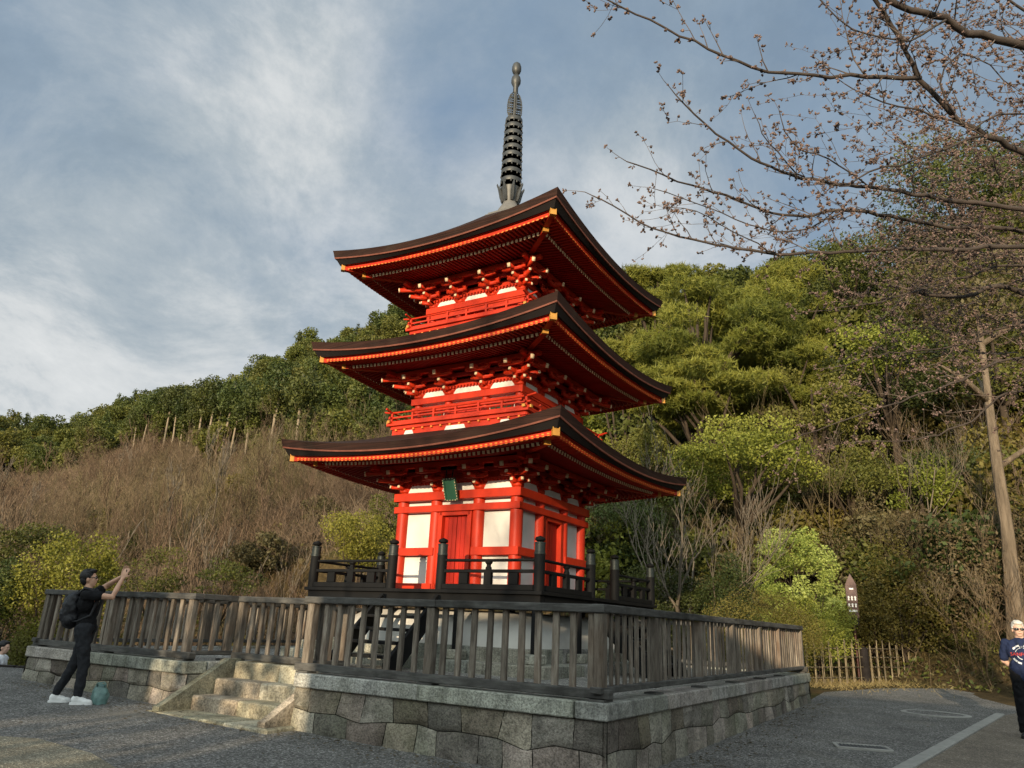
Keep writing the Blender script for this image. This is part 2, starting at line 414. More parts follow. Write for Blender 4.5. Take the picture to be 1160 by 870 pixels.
# ------------------------------------------------------------------ terrain
TAB = [(-180,[(60,-.4),(120,0),(400,3)]),(-75,[(40,-2.2),(90,2),(200,8)]),(-45,[(32,-2.2),(150,21),(240,36)]),(-35,[(31,-2.2),(140,21),(230,39)]),(-24,[(31,-1.8),(100,19.5),(190,44)]),(-16,[(30,-1.2),(72,15.5),(150,51)]),
       (-9,[(28,-.6),(60,12.5),(122,50)]),(0,[(26,0),(50,13),(100,44)]),(8,[(24.5,.25),(45,12.5),(80,35)]),(18,[(24.5,.25),(42,11.5),(75,33)]),
       (28,[(25.5,.26),(42,11.5),(70,31)]),(38,[(23,.24),(40,11.5),(70,32)]),(60,[(21,.2),(38,11),(70,32)]),(90,[(30,.3),(60,8),(120,12)]),(180,[(60,-.4),(120,0),(400,3)])]
def terrain(x, y):
    r = math.hypot(x, y); az = math.degrees(math.atan2(x, y))
    for i in range(len(TAB)-1):
        if TAB[i][0] <= az <= TAB[i+1][0]: break
    a, A = TAB[i]; b, B = TAB[i+1]; t = (az-a)/(b-a); t = t*t*(3-2*t)
    P = [(p[0]+(q[0]-p[0])*t, p[1]+(q[1]-p[1])*t) for p, q in zip(A, B)]
    base = gz(x, y)-.06
    if r < P[0][0]-6: z = base
    elif r < P[0][0]:
        k = (r-P[0][0]+6)/6; z = base+(P[0][1]-base)*k
    elif r < P[1][0]: z = P[0][1]+(P[1][1]-P[0][1])*(r-P[0][0])/(P[1][0]-P[0][0])
    elif r < P[2][0]:
        k = (r-P[1][0])/(P[2][0]-P[1][0]); z = P[1][1]+(P[2][1]-P[1][1])*(k*1.25-.25*k*k)
    else: z = P[2][1]-(r-P[2][0])*.12
    if r > P[0][0]:
        w = min(1, (r-P[0][0])/20)
        z += w*(.9*math.sin(x*.13+y*.07)+.7*math.sin(x*.05-y*.11+1)+.35*math.sin(x*.31+1.3)*math.sin(y*.27))
    # beyond the left end of the gravel the ground drops to a lower path
    q = drop(x, y)
    if q > 0 and r < 40: z = min(z, base*(1-q)+(-1.15)*q)
    return z
def drop(x, y):
    # signed region left of / behind the terrace's left end
    p = Vector((x-TX, y-TY)); c, s = math.cos(TYAW), math.sin(TYAW)
    u = -(c*p.x+s*p.y); v = -s*p.x+c*p.y
    if u > 10.45 and y > 14.75: return min(1, (y-14.75)/.25)
    return 0
def build_terrain():
    azs = list(np.arange(-180, -56, 6.0))+list(np.arange(-56, 64, .75))+list(np.arange(64, 180, 6.0))
    rs = [0]+list(np.arange(2, 20, 1.5))+list(np.arange(20, 60, 1.2))+list(np.arange(60, 150, 3.0))+[160, 200, 300, 500, 900, 1600, 3000]
    V = []; n = len(azs)
    for r in rs:
        for a in azs:
            x, y = azr(a, r); V.append((x, y, terrain(x, y) if r < 400 else max(-20, terrain(x, y)-(r-400)*.02)))
    F = []
    for i in range(len(rs)-1):
        for k in range(n): F.append((i*n+k, (i+1)*n+k, (i+1)*n+(k+1)%n, i*n+(k+1)%n))
    mb = MB(); mb.add(V, F)
    o = mb.build('hillside_terrain', M['soil'], smooth=True)
    tag(o, 'wooded hillside of leaf litter and soil rising behind the pagoda', 'hillside', kind='structure')
build_terrain()

def sheet(name, poly, dz, mat, label, cat, kind='structure', step=.8):
    """a flat sheet that follows the gentle slope of the ground"""
    import bmesh
    bm = bmesh.new()
    bm.faces.new([bm.verts.new((p[0], p[1], 0)) for p in poly])
    bmesh.ops.triangulate(bm, faces=bm.faces[:])
    for v in bm.verts: v.co.z = gz(v.co.x, v.co.y)+dz
    bm.normal_update()
    for f in bm.faces:
        if f.normal.z < 0: f.normal_flip()
    me = bpy.data.meshes.new(name); bm.to_mesh(me); bm.free(); me.materials.append(mat)
    o = link(name, me); return tag(o, label, cat, kind=kind)
T = lambda u, v: tuple(ter(u, v)[:2])
sheet('gravel_ground', [(-40,-30),(40,-30),(14,6),(12.2,21.6),(10,20.6),(7.6,18.6),T(0,8),T(0,.3),T(10.4,.3),T(10.52,1.76),(-40,14.75)], 0, M['gravel'], 'dark grey gravel forecourt around the foot of the stone terrace', 'gravel')
# brown path at the right, its concrete kerb, the sandy patch at the left
K0 = Vector((-1.0, 2.73)); K1 = Vector((9.75, 15.85)); kd = (K1-K0).normalized(); kn = Vector((kd.y, -kd.x))
Kx = lambda t, o: tuple(K0+kd*t+kn*o)
sheet('brown_path', [Kx(0,.24), Kx(0,7), (14,5), (22,12), (22,19), (13.6,19.2), (11.6,17.2), Kx(16.97,.24)], .004, M['asphalt'], 'brown asphalt path running past the terrace at the right', 'path')
sheet('sandy_patch', [(-9,-2),(-2.6,4.0),(-2.9,6.2),(-3.25,7.3),(-3.9,8.0),(-4.75,8.55),(-6.2,8.6),(-12,7.6)], .004, M['sandpath'], 'pale sandy strip of ground at the lower left corner', 'path')
mb = MB()
L = (K1-K0).length; n = 17
for i in range(n):
    a = K0+kd*(L*i/n+.004)+kn*.15; b = K0+kd*(L*(i+1)/n-.004)+kn*.15
    mb.bar((a.x, a.y, gz(a.x,a.y)-.04), (b.x, b.y, gz(b.x,b.y)-.04), .165, .14, bev=.015)
tag(mb.build('kerb', M['concrete']), 'grey concrete edging strip between dark gravel and brown path', 'kerb', kind='structure')
# drain grating and manhole ring set in the gravel
g = thing('drain_cover', 'flat rectangular metal drain grating set in the gravel', 'drain cover', (4.86,10.8,gz(4.86,10.8)), rad(-14))
mb = MB(); mb.box((0,.0,.006),(.60,.34,.02)); 
for i in range(12): mb.box((-.25+i*.0455,0,.021),(.020,.27,.012))
mb.build('grating', M['iron'], g)
mb = MB()
for sx, sy, w, d in ((0,.19,.68,.05),(0,-.19,.68,.05),(.325,0,.05,.33),(-.325,0,.05,.33)): mb.box((sx,sy,.010),(w,d,.035), bev=.006)
mb.build('frame', M['concrete'], g)
g = thing('manhole_cover', 'round manhole cover with pale concrete ring in the gravel near the kerb', 'manhole cover', (8.35,15.3,gz(8.35,15.3)), 0)
mb = MB(); mb.lathe([(.60,-.01),(.60,.012),(.585,.016),(.51,.016),(.50,.004),(.46,-.01)], n=40); mb.build('ring', M['concrete'], g, smooth=rad(40))
mb = MB(); mb.lathe([(.485,-.01),(.485,.006),(.2,.008),(.01,.008)], n=40); mb.build('lid', M['gravel'], g)

# ------------------------------------------------------------------ stone terrace
rng = random.Random(5)
TW, TD = 10.49, 10.03
CT, CB = .727, .561
tr = thing('stone_terrace', 'low stone terrace of rubble granite with pale coping under the pagoda', 'terrace', (TX,TY,0), TYAW)
def stone_wall(name, length, zb0, zb1, M4, seed):
    """two uneven courses of fitted stones; local x along the face, -y outwards"""
    r = random.Random(seed); mb = MB(); mb.M = M4
    ztop = CB; zbot = min(zb0, zb1)-.25
    # wandering bed joint
    us = [0]; 
    while us[-1] < length: us.append(us[-1]+r.uniform(.25,.55))
    us[-1] = length
    hb = [zb0+(zb1-zb0)*u/length+(.52+r.uniform(-.11,.11))*(ztop-(zb0+(zb1-zb0)*u/length))-.03 for u in us]
    def bed(u): return float(np.interp(u, us, hb))
    def cuts(lo, hi):
        c = [0]
        while c[-1] < length-hi: c.append(c[-1]+r.uniform(lo, hi))
        if length-c[-1] < lo*.6 and len(c) > 2: c.pop()
        c.append(length); return c
    g = .0045
    def stone(u0, u1, lean0, lean1, low, tint):
        NX = max(4, int((u1-u0)/.06)); NZ = 6
        vs = []
        wob = [r.uniform(-.007,.007) for _ in range(29)]
        bul = r.uniform(.010,.030); tx, tz = r.uniform(-.012,.012), r.uniform(-.012,.012)
        for j in range(NZ+1):
            w = j/NZ
            for i in range(NX+1):
                s = i/NX
                ul = u0+g+(lean0*(w-.5)); ur = u1-g+(lean1*(w-.5))
                u = ul+(ur-ul)*s+wob[(i*7+j*13)%29]*(1 if 0 < u0+i and u1 < length else .0)*.8; uu = min(max(u, 0), length)
                b = bed(uu)
                za, zb = (zbot, b-g) if low else (b+g, ztop-g)
                z = za+(zb-za)*w
                e = min(s, 1-s)*(u1-u0); ez = min(w, 1-w)*(zb-za)
                k = min(1, min(e, ez)/.05); k = math.sin(k*math.pi/2)
                d = k*(bul+tx*(s-.5)*2+tz*(w-.5)*2+r.uniform(-.011,.011))
                vs.append((u, .03-d-.05*(ztop-z), z))
        fs = [(j*(NX+1)+i, j*(NX+1)+i+1, (j+1)*(NX+1)+i+1, (j+1)*(NX+1)+i) for j in range(NZ) for i in range(NX)]
        mb.add(vs, fs, 0, tint)
    for low, lo, hi in ((False,.26,.52),(True,.24,.56)):
        c = cuts(lo, hi); ln = [0]+[r.uniform(-.06,.06) for _ in c[1:-1]]+[0]
        for i in range(len(c)-1): stone(c[i], c[i+1], ln[i], ln[i+1], low, r.random())
    # dark joints behind
    h = (zbot+ztop)/2
    mb.add([(0,.035,zbot),(length,.035,zbot),(length,.035,ztop),(0,.035,ztop)], [(0,1,2,3)], 1)
    return mb.build(name, [M['wallstone'], M['mortar']], tr, smooth=rad(50))
S0, S1 = 4.20, 6.30        # stair opening
stone_wall('retaining_wall', S0, .085, 0.0, Matrix.Translation((-S0,0,0)), 3)
stone_wall('retaining_wall', TW-S1, .215, .13, Matrix.Translation((-TW,0,0)), 9)
stone_wall('retaining_wall', TD, 0.0, .177, Matrix.Rotation(rad(90),4,'Z'), 4)
stone_wall('retaining_wall', TD, -1.9, .215, Matrix.Translation((-TW,TD,0)) @ Matrix.Rotation(rad(-90),4,'Z'), 6)
stone_wall('retaining_wall', TW, .1, .1, Matrix.Translation((0,TD,0)) @ Matrix.Rotation(rad(180),4,'Z'), 7)
# the cheeks of the stair opening
for x0 in (-S1, -S0):
    mb = MB(); sg = -1 if x0 == -S1 else 1
    for i in range(3): mb.box((x0+sg*.075, .05+.4*i+.2, .18), (.14,.396,.75), bev=.012, tint=rng.random())
    mb.build('retaining_wall', M['wallstone'], tr)
    mb = MB(); mb.box((x0+sg*.155, .78, (CT+CB)/2), (.30,.86,CT-CB-.008), bev=.012, tint=rng.random()); mb.build('coping', M['coping'], tr)
# coping stones
def coping(a, b, out):
    a = Vector(a); b = Vector(b); L = (b-a).length; d = (b-a)/L
    n = max(1, round(L/1.55)); mb = MB()
    for i in range(n):
        p = a+d*(L*i/n+.003); q = a+d*(L*(i+1)/n-.003)
        off = Vector(out)*-.155
        mb.bar((p.x+off.x, p.y+off.y, (CT+CB)/2+.002), (q.x+off.x, q.y+off.y, (CT+CB)/2+.002), .35, CT-CB-.004, bev=.012, tint=rng.random())
    mb.build('coping', M['coping'], tr)
coping((-S0,0,0),(-.345,0,0),(0,-1,0)); coping((-TW,0,0),(-S1,0,0),(0,-1,0))
coping((0,-.02,0),(0,TD,0),(1,0,0)); coping((-TW,.35,0),(-TW,TD,0),(-1,0,0)); coping((-TW+.35,TD,0),(-.35,TD,0),(0,1,0))
mb = MB()
mb.add([(-TW+.1,1.2,.695),(-.1,1.2,.695),(-.1,TD-.1,.695),(-TW+.1,TD-.1,.695)], [(0,1,2,3)])
mb.add([(-S0+.1,.1,.695),(-.1,.1,.695),(-.1,1.2,.695),(-S0+.1,1.2,.695)], [(0,1,2,3)])
mb.add([(-TW+.1,.1,.695),(-S1-.1,.1,.695),(-S1-.1,1.2,.695),(-TW+.1,1.2,.695)], [(0,1,2,3)])
mb.build('gravel_bed', M['bedgravel'], tr)
# stair
st = thing('stone_steps', 'short flight of worn yellowish stone steps up to the terrace', 'steps', (TX,TY,0), TYAW)
uc = -(S0+S1)/2
def step(v0, v1, z0, z1, u0, u1):
    mb = MB(); n = 2 if z1 > .2 else 3
    for i in range(n):
        a = -u1+(u1-u0)*i/n+.003; b = -u1+(u1-u0)*(i+1)/n-.003
        mb.box(((a+b)/2, (v0+v1)/2, (z0+z1)/2), (b-a, v1-v0, z1-z0), bev=.018, tint=rng.random())
    mb.build('step', M['stepstone'], st)
step(-.45,.12,-.15,.128,S0-.12,S1+.12)
step(.055,.45,-.1,.31,S0+.13,S1-.13)
step(.39,.75,-.1,.512,S0+.13,S1-.13)
step(.69,1.25,-.1,.735,S0+.13,S1-.13)
for u in (S0+.04, S1-.04):
    mb = MB(); mb.mi = 0
    # sloping side stone with a flat toe
    poly = [(-.40,.115),(-.40,.185),(-.33,.215),(.62,.765),(.86,.765),(.86,.10)]
    mb.prism(poly, -u-.065, -u+.065, 'x', tint=rng.random())
    mb.build('side_stone', M['stepstone'], st)

# ------------------------------------------------------------------ grey timber fences on the terrace
ZR0, ZR1 = .752, .842     # bottom rail
ZT0, ZT1 = 1.558, 1.640   # top rail
def fence(label, length, org, rz, posts, ext0=.12, ext1=.12, group=None, top_ext=.07, step_=.197, joint=0):
    """local x from 0 to length, starts at org"""
    w = org
    f = thing('timber_fence', label, 'fence', (w.x, w.y, 0), rz, group)
    r = random.Random(int(length*100)+joint)
    dz = joint*.0
    n = max(1, round(length/2.6))
    mb = MB()
    for i in range(n):
        a = -top_ext if i == 0 else length*i/n+.002; b = length+top_ext if i == n-1 else length*(i+1)/n-.002
        mb.box(((a+b)/2,0,(ZT0+ZT1)/2+joint*.003),(b-a,.15-joint*.006,ZT1-ZT0), bev=.008, tint=r.random())
    mb.build('top_rail', M['greyrail'], f)
    mb = MB(); mb.box((length/2+(ext1-ext0)/2,0,(ZR0+ZR1)/2+joint*.034),(length+ext0+ext1,.12,(ZR1-ZR0)-joint*.03), bev=.008)
    for x in posts: mb.box((x,0,.738),(.2,.16,.022))
    mb.build('bottom_rail', M['greyrail'], f)
    for x in posts:
        mb = MB(); mb.box((x,0,(ZR0+ZT0)/2+.02),(.11,.105,ZT0-ZR0-.045), bev=.008, tint=r.uniform(.2,.8))
        mb.build('post', M['greywood'], f)
    mb = MB(); k = int(length/step_)
    xs = [(i+.5)*length/k for i in range(k)]
    for x in xs:
        if min(abs(x-p) for p in posts) < .09: continue
        h = ZT0-ZR1+.02
        mb.box((x+r.uniform(-.006,.006),r.uniform(-.006,.006),(ZR1+ZT0)/2),((.070 if step_ > .18 else .058)+r.uniform(-.006,.006),.042 if step_ > .18 else .030,h), rz=r.uniform(-.06,.06), ry=r.uniform(-.012,.012), bev=.006, tint=r.random())
    mb.build('slat_panel', M['greywood'], f)
    return f
G = 'weathered timber fences round the terrace'
I = .12
fence('weathered grey slatted fence right of the steps, before the pagoda', S0-.02-I, ter(S0-.02, I), TYAW, [.04,1.95,S0-.02-2*I+.12])
fence('long weathered grey slatted fence along the right side of the terrace', TD-2*I, ter(I, I), TYAW+rad(90), [.003,1.46,3.1,4.68,6.32,7.76,TD-2*I], joint=1, step_=.172)
fence('weathered grey slatted fence left of the steps, behind the man with backpack', TW-I-6.50, ter(TW-I, I), TYAW, [0.0,1.9,TW-I-6.50-.04])
fence('closed slatted timber gate set back at the top of the steps', 2.2, ter(6.44, .88), TYAW, [.06,2.14], 0, 0, top_ext=0)
fence('short fence return left of the gate at the head of the steps', .62, ter(6.50, .19), TYAW+rad(90), [.58], 0, .05, top_ext=0, joint=1)
fence('short fence return right of the gate at the head of the steps', .62, ter(4.16, .19), TYAW+rad(90), [.58], 0, .05, top_ext=0, joint=1)
fence('weathered fence along the far left end of the terrace', TD-2*I, ter(TW-I, I), TYAW+rad(90), [1.6,3.2,4.9,6.6,8.2,TD-2*I], joint=1)
fence('weathered fence along the rear of the terrace behind the pagoda', TW-2*I, ter(TW-I, TD-I), TYAW, [1.7,3.4,5.1,6.8,8.5])

# dark kerb where the ground drops away to a lower path at the left
mb = MB()
a = Vector((-7.05,14.83,0)); b = Vector((-26,14.83,0))
n = 10
for i in range(n):
    p = a.lerp(b, i/n); q = a.lerp(b, (i+1)/n-.002)
    mb.bar((p.x,p.y,gz(p.x,p.y)-.9),(q.x,q.y,gz(q.x,q.y)-.9),.16,1.86,bev=.01)
tag(mb.build('low_wall', M['darkpost']), 'dark low edging wall at the drop beyond the left end of the terrace', 'wall')

# ------------------------------------------------------------------ lattice bamboo fence at the foot of the hill
def bamboo(label, a, b, seed):
    r = random.Random(seed); a = Vector(a); b = Vector(b); L = (b-a).length
    f = thing('bamboo_fence', label, 'fence', (a.x, a.y, 0), math.atan2(b.y-a.y, b.x-a.x))
    z = lambda x: gz(*(a+(b-a)*x/L)[:2])
    mb = MB()
    for h in (.16,.42,.68,.90):
        mb.tube([(-.05,-.02,z(0)+h+r.uniform(-.015,.015)),(L*.5,-.02,z(L/2)+h+r.uniform(-.015,.015)),(L+.05,-.02,z(L)+h+r.uniform(-.015,.015))],[.017,.015,.013],8,tint=r.random())
    x = .06; i = 0
    while x < L:
        h = r.choice((.98,1.02,1.08,1.14)); dy = .018 if i % 2 else -.055
        mb.tube([(x,dy,z(x)-.05),(x+r.uniform(-.02,.02),dy,z(x)+h)],[.0155,.012],8,tint=r.random())
        for hh in (.16,.42,.68,.90): mb.box((x,-.02,z(x)+hh),(.042,.07,.03),1,rz=.4)
        x += r.uniform(.15,.21); i += 1
    mb.build('lattice_panel', [M['bamboo'],M['rope']], f, smooth=rad(50))
B0, B1 = Vector((7.75,20.15)), Vector((12.95,23.9))
Bm = B0.lerp(B1, .455)
dB = (B1-B0).normalized()
bamboo('lattice bamboo fence between the terrace corner and the dark post', B0, Bm-dB*.16, 2)
bamboo('lattice bamboo fence to the right of the dark post, beside the green bush', Bm+dB*.16, B1, 3)
mb = MB(); mb.lathe([(.13,-.1),(.125,.5),(.12,.9),(.10,.93),(.02,.94)], n=14)
o = mb.build('charred_post', M['darkpost'], None, (Bm.x,Bm.y,gz(Bm.x,Bm.y)), smooth=rad(40)); tag(o, 'thick charred wooden post standing between the two bamboo fences', 'post')

# small pointed sign on a pole
_q = at_(967, 700, 23.95); sx, sy = _q.x, _q.y
s = thing('signpost', 'brown pointed sign with white marks on a thin pole by the bushes', 'sign', (sx,sy,gz(sx,sy)), rad(-20))
mb = MB(); mb.tube([(0,0,-.1),(0,0,2.1)],.032,10); mb.build('pole', M['brownsign'], s, smooth=rad(40))
mb = MB(); W = .145
mb.prism([(-W,1.72),(W,1.72),(W,2.62),(0,2.92),(-W,2.62)], -.055, -.025, 'y'); bo = mb.build('board', M['brownsign'], s)
mb = MB(); mb.box((0,-.046,1.62),(.26,.03,.2),bev=.004); mb.build('lower_plate', M['darkpost'], s)
Y = -.058
marks = [((0,Y,2.50),(.11,.004,.045)),((0,Y,1.90),(.22,.004,.05))]
for k, x in enumerate((-.085,0,.085)):
    marks += [((x,Y,2.24),(.030,.004,.12)),((x,Y,2.05),(.032,.004,.10))]
for p_, s_ in marks:
    mb = MB(); mb.box(p_, s_)
    if s_[2] > .08:        # cross strokes, so that it reads as a written character
        mb.box((p_[0],p_[1]-.0006,p_[2]+.028),(.056,.004,.016)); mb.box((p_[0],p_[1]-.0003,p_[2]-.03),(.048,.004,.014))
    mb.build('white_mark', M['whitepaint'], bo)

# fallen leaves and litter on the gravel, thickest along the foot of the wall
import numpy as _np
_g = _np.random.default_rng(21); mb = MB(); V = []; F = []
for i in range(1500):
    k = _g.uniform()
    if k < .45: p = ter(_g.uniform(-.3,10), -abs(_g.normal(0,.35))-.1)
    elif k < .8: p = ter(-abs(_g.normal(0,.35))-.08, _g.uniform(0,11))
    else: p = Vector((_g.uniform(-9,11), _g.uniform(6,19), 0))
    if k >= .8:
        d = Vector((p.x-TX,p.y-TY)); c_, s_ = math.cos(TYAW), math.sin(TYAW)
        if -(c_*d.x+s_*d.y) > -.1 and -s_*d.x+c_*d.y > -.5: continue
    z_ = gz(p.x,p.y)+.008; a = _g.uniform(0,6.28); L_ = _g.uniform(.012,.032); w_ = L_*.5
    dx, dy = math.cos(a)*L_, math.sin(a)*L_; ex, ey = -math.sin(a)*w_, math.cos(a)*w_; n_ = len(V)
    V += [(p.x-dx,p.y-dy,z_),(p.x+ex,p.y+ey,z_+_g.uniform(0,.012)),(p.x+dx,p.y+dy,z_+.004),(p.x-ex,p.y-ey,z_+_g.uniform(0,.012))]; F.append((n_,n_+1,n_+2,n_+3))
mb.add(V,F); tag(mb.build('fallen_leaves', M['leaf_dead']), 'small dry leaves scattered on the gravel along the foot of the terrace wall', 'leaves', kind='stuff')
# ------------------------------------------------------------------ three storeyed pagoda
pg = thing('pagoda', 'vermilion three storeyed pagoda with dark bark roofs and bronze spire', 'pagoda', (PX,PY,0), PYAW)
RZ = [Matrix.Rotation(rad(90*k),4,'Z') for k in range(4)]
# --- foundation
fo = part('foundation', pg)
mb = MB()
for h, z0, z1 in ((2.62,.60,.86),(2.12,.80,1.06)):
    for k in range(4):
        mb.M = RZ[k]; n = 4
        for i in range(n):
            a = -h+2*h*i/n+.003; b = -h+2*h*(i+1)/n-.003
            if k in (0,2): mb.box(((a+b)/2,-h+.2,(z0+z1)/2),(b-a,.4,z1-z0),bev=.012,tint=random.Random(i*7+k).random())
            else:
                a = max(a,-h+.402); b = min(b,h-.402); mb.box(((a+b)/2,-h+.2,(z0+z1)/2),(b-a,.4,z1-z0),bev=.012,tint=random.Random(i*7+k).random())
    mb.M = Matrix.Identity(4); mb.box((0,0,(z0+z1)/2-.01),(2*h-.7,2*h-.7,z1-z0),tint=.5)
mb.build('stone_plinth', M['coping'], fo)
mb = MB(); n = 10; V = []; F = []
prof = [(1.98-.55*(1-math.cos(t*math.pi/2))*1.0, 1.055+.55*math.sin(t*math.pi/2)) for t in [i/8 for i in range(9)]]
ring = []
for h, z in prof:
    c = .35
    for k in range(4):
        for i in range(n):
            s = -1+2*i/n; p = Vector((s*h,-h,z)); e = max(0,abs(s)-.82)/.18
            p.y += .10*e*e; p = RZ[k] @ p; V.append(tuple(p))
m_ = 4*n
for j in range(len(prof)-1):
    for i in range(m_): F.append((j*m_+i, j*m_+(i+1)%m_, (j+1)*m_+(i+1)%m_, (j+1)*m_+i))
F.append(tuple((len(prof)-1)*m_+i for i in range(m_)))
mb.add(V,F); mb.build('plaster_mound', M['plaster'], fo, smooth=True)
# --- veranda
dk = part('veranda', pg)
DH, DZ = 2.43, 1.90
mb = MB()
for k in range(4):
    mb.M = RZ[k]; np_ = 8
    w = (DH-1.25)/6
    for i in range(6):
        d = 1.25+w*(i+.5); mb.box((0 if i else 0,-d,DZ-.028),(2*(d-w/2 if k%2 else d+w/2)-.004, w-.006,.055),bev=.004)
mb.M = Matrix.Identity(4)
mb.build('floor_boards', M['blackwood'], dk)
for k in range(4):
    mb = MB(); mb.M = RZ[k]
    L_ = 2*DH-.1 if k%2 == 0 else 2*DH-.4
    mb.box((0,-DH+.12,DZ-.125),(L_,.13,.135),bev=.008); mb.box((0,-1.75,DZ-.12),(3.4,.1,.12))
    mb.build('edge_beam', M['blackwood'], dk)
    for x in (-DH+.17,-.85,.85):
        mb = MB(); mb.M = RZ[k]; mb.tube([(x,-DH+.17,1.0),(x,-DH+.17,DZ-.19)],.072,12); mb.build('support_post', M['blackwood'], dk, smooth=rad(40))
        mb = MB(); mb.M = RZ[k]; mb.box((x,-DH+.17,.93),(.26,.26,.15),bev=.02); mb.build('base_stone', M['coping'], dk)
# railing
rl = part('veranda_railing', pg)
RD, RG = 2.329, .516
def rail_post(x, y):
    mb = MB()
    mb.lathe([(.084,DZ-.06),(.084,2.44)],(x,y,0),14,0)
    mb.lathe([(.088,2.44),(.088,2.465),(.080,2.47),(.080,2.595),(.086,2.60),(.086,2.615),(.05,2.625)],(x,y,0),14,1)
    mb.lathe([(.04,2.615),(.046,2.63),(.076,2.645),(.082,2.665),(.070,2.69),(.035,2.705),(.008,2.716)],(x,y,0),14,0)
    mb.build('post', [M['blackwood'],M['postcap']], rl, smooth=rad(40))
for k in range(4):
    R_ = RZ[k]
    for x in (-RD,-RG,RG):
        p = R_ @ Vector((x,-RD,0)); rail_post(p.x, p.y)
    for sg in (-1,1):
        x0, x1 = sorted((sg*RG, sg*RD)); xm = (x0+x1)/2
        mb = MB(); mb.M = R_; mb.tube([(x0+.07,-RD,2.357),(xm,-RD,2.352),(x1-.07,-RD,2.357)],.024,10); mb.build('top_rail', M['blackwood'], rl, smooth=rad(50))
        mb = MB(); mb.M = R_; mb.box((xm,-RD,2.189),(x1-x0-.14,.06,.05),bev=.006); mb.build('middle_rail', M['blackwood'], rl)
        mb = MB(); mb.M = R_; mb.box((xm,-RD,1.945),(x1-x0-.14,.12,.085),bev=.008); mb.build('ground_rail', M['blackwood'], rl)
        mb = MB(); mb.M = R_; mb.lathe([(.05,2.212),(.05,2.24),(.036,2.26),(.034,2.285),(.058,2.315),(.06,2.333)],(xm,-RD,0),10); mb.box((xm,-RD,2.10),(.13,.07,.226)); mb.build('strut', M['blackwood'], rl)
        for x in (xm-.46, xm+.46):
            mb = MB(); mb.M = R_; mb.box((x,-RD,2.076),(.17,.06,.174),bev=.006); mb.build('strut', M['blackwood'], rl)
# wooden steps front and right
for k in (0,1):
    ws = part('veranda_steps', pg)
    for x in (-.56,.56):
        mb = MB(); mb.M = RZ[k]
        mb.prism([(-2.46,1.82),(-2.46,1.50),(-3.28,.70),(-3.62,.70),(-3.62,.80)],x-.03,x+.03,'x'); mb.build('stringer', M['blackwood'], ws)
    for i in range(5):
        mb = MB(); mb.M = RZ[k]; z = .88+.19*i; mb.box((0,-3.45+.2*i,z),(1.055,.24,.045),bev=.006); mb.build('tread', M['blackwood'], ws)

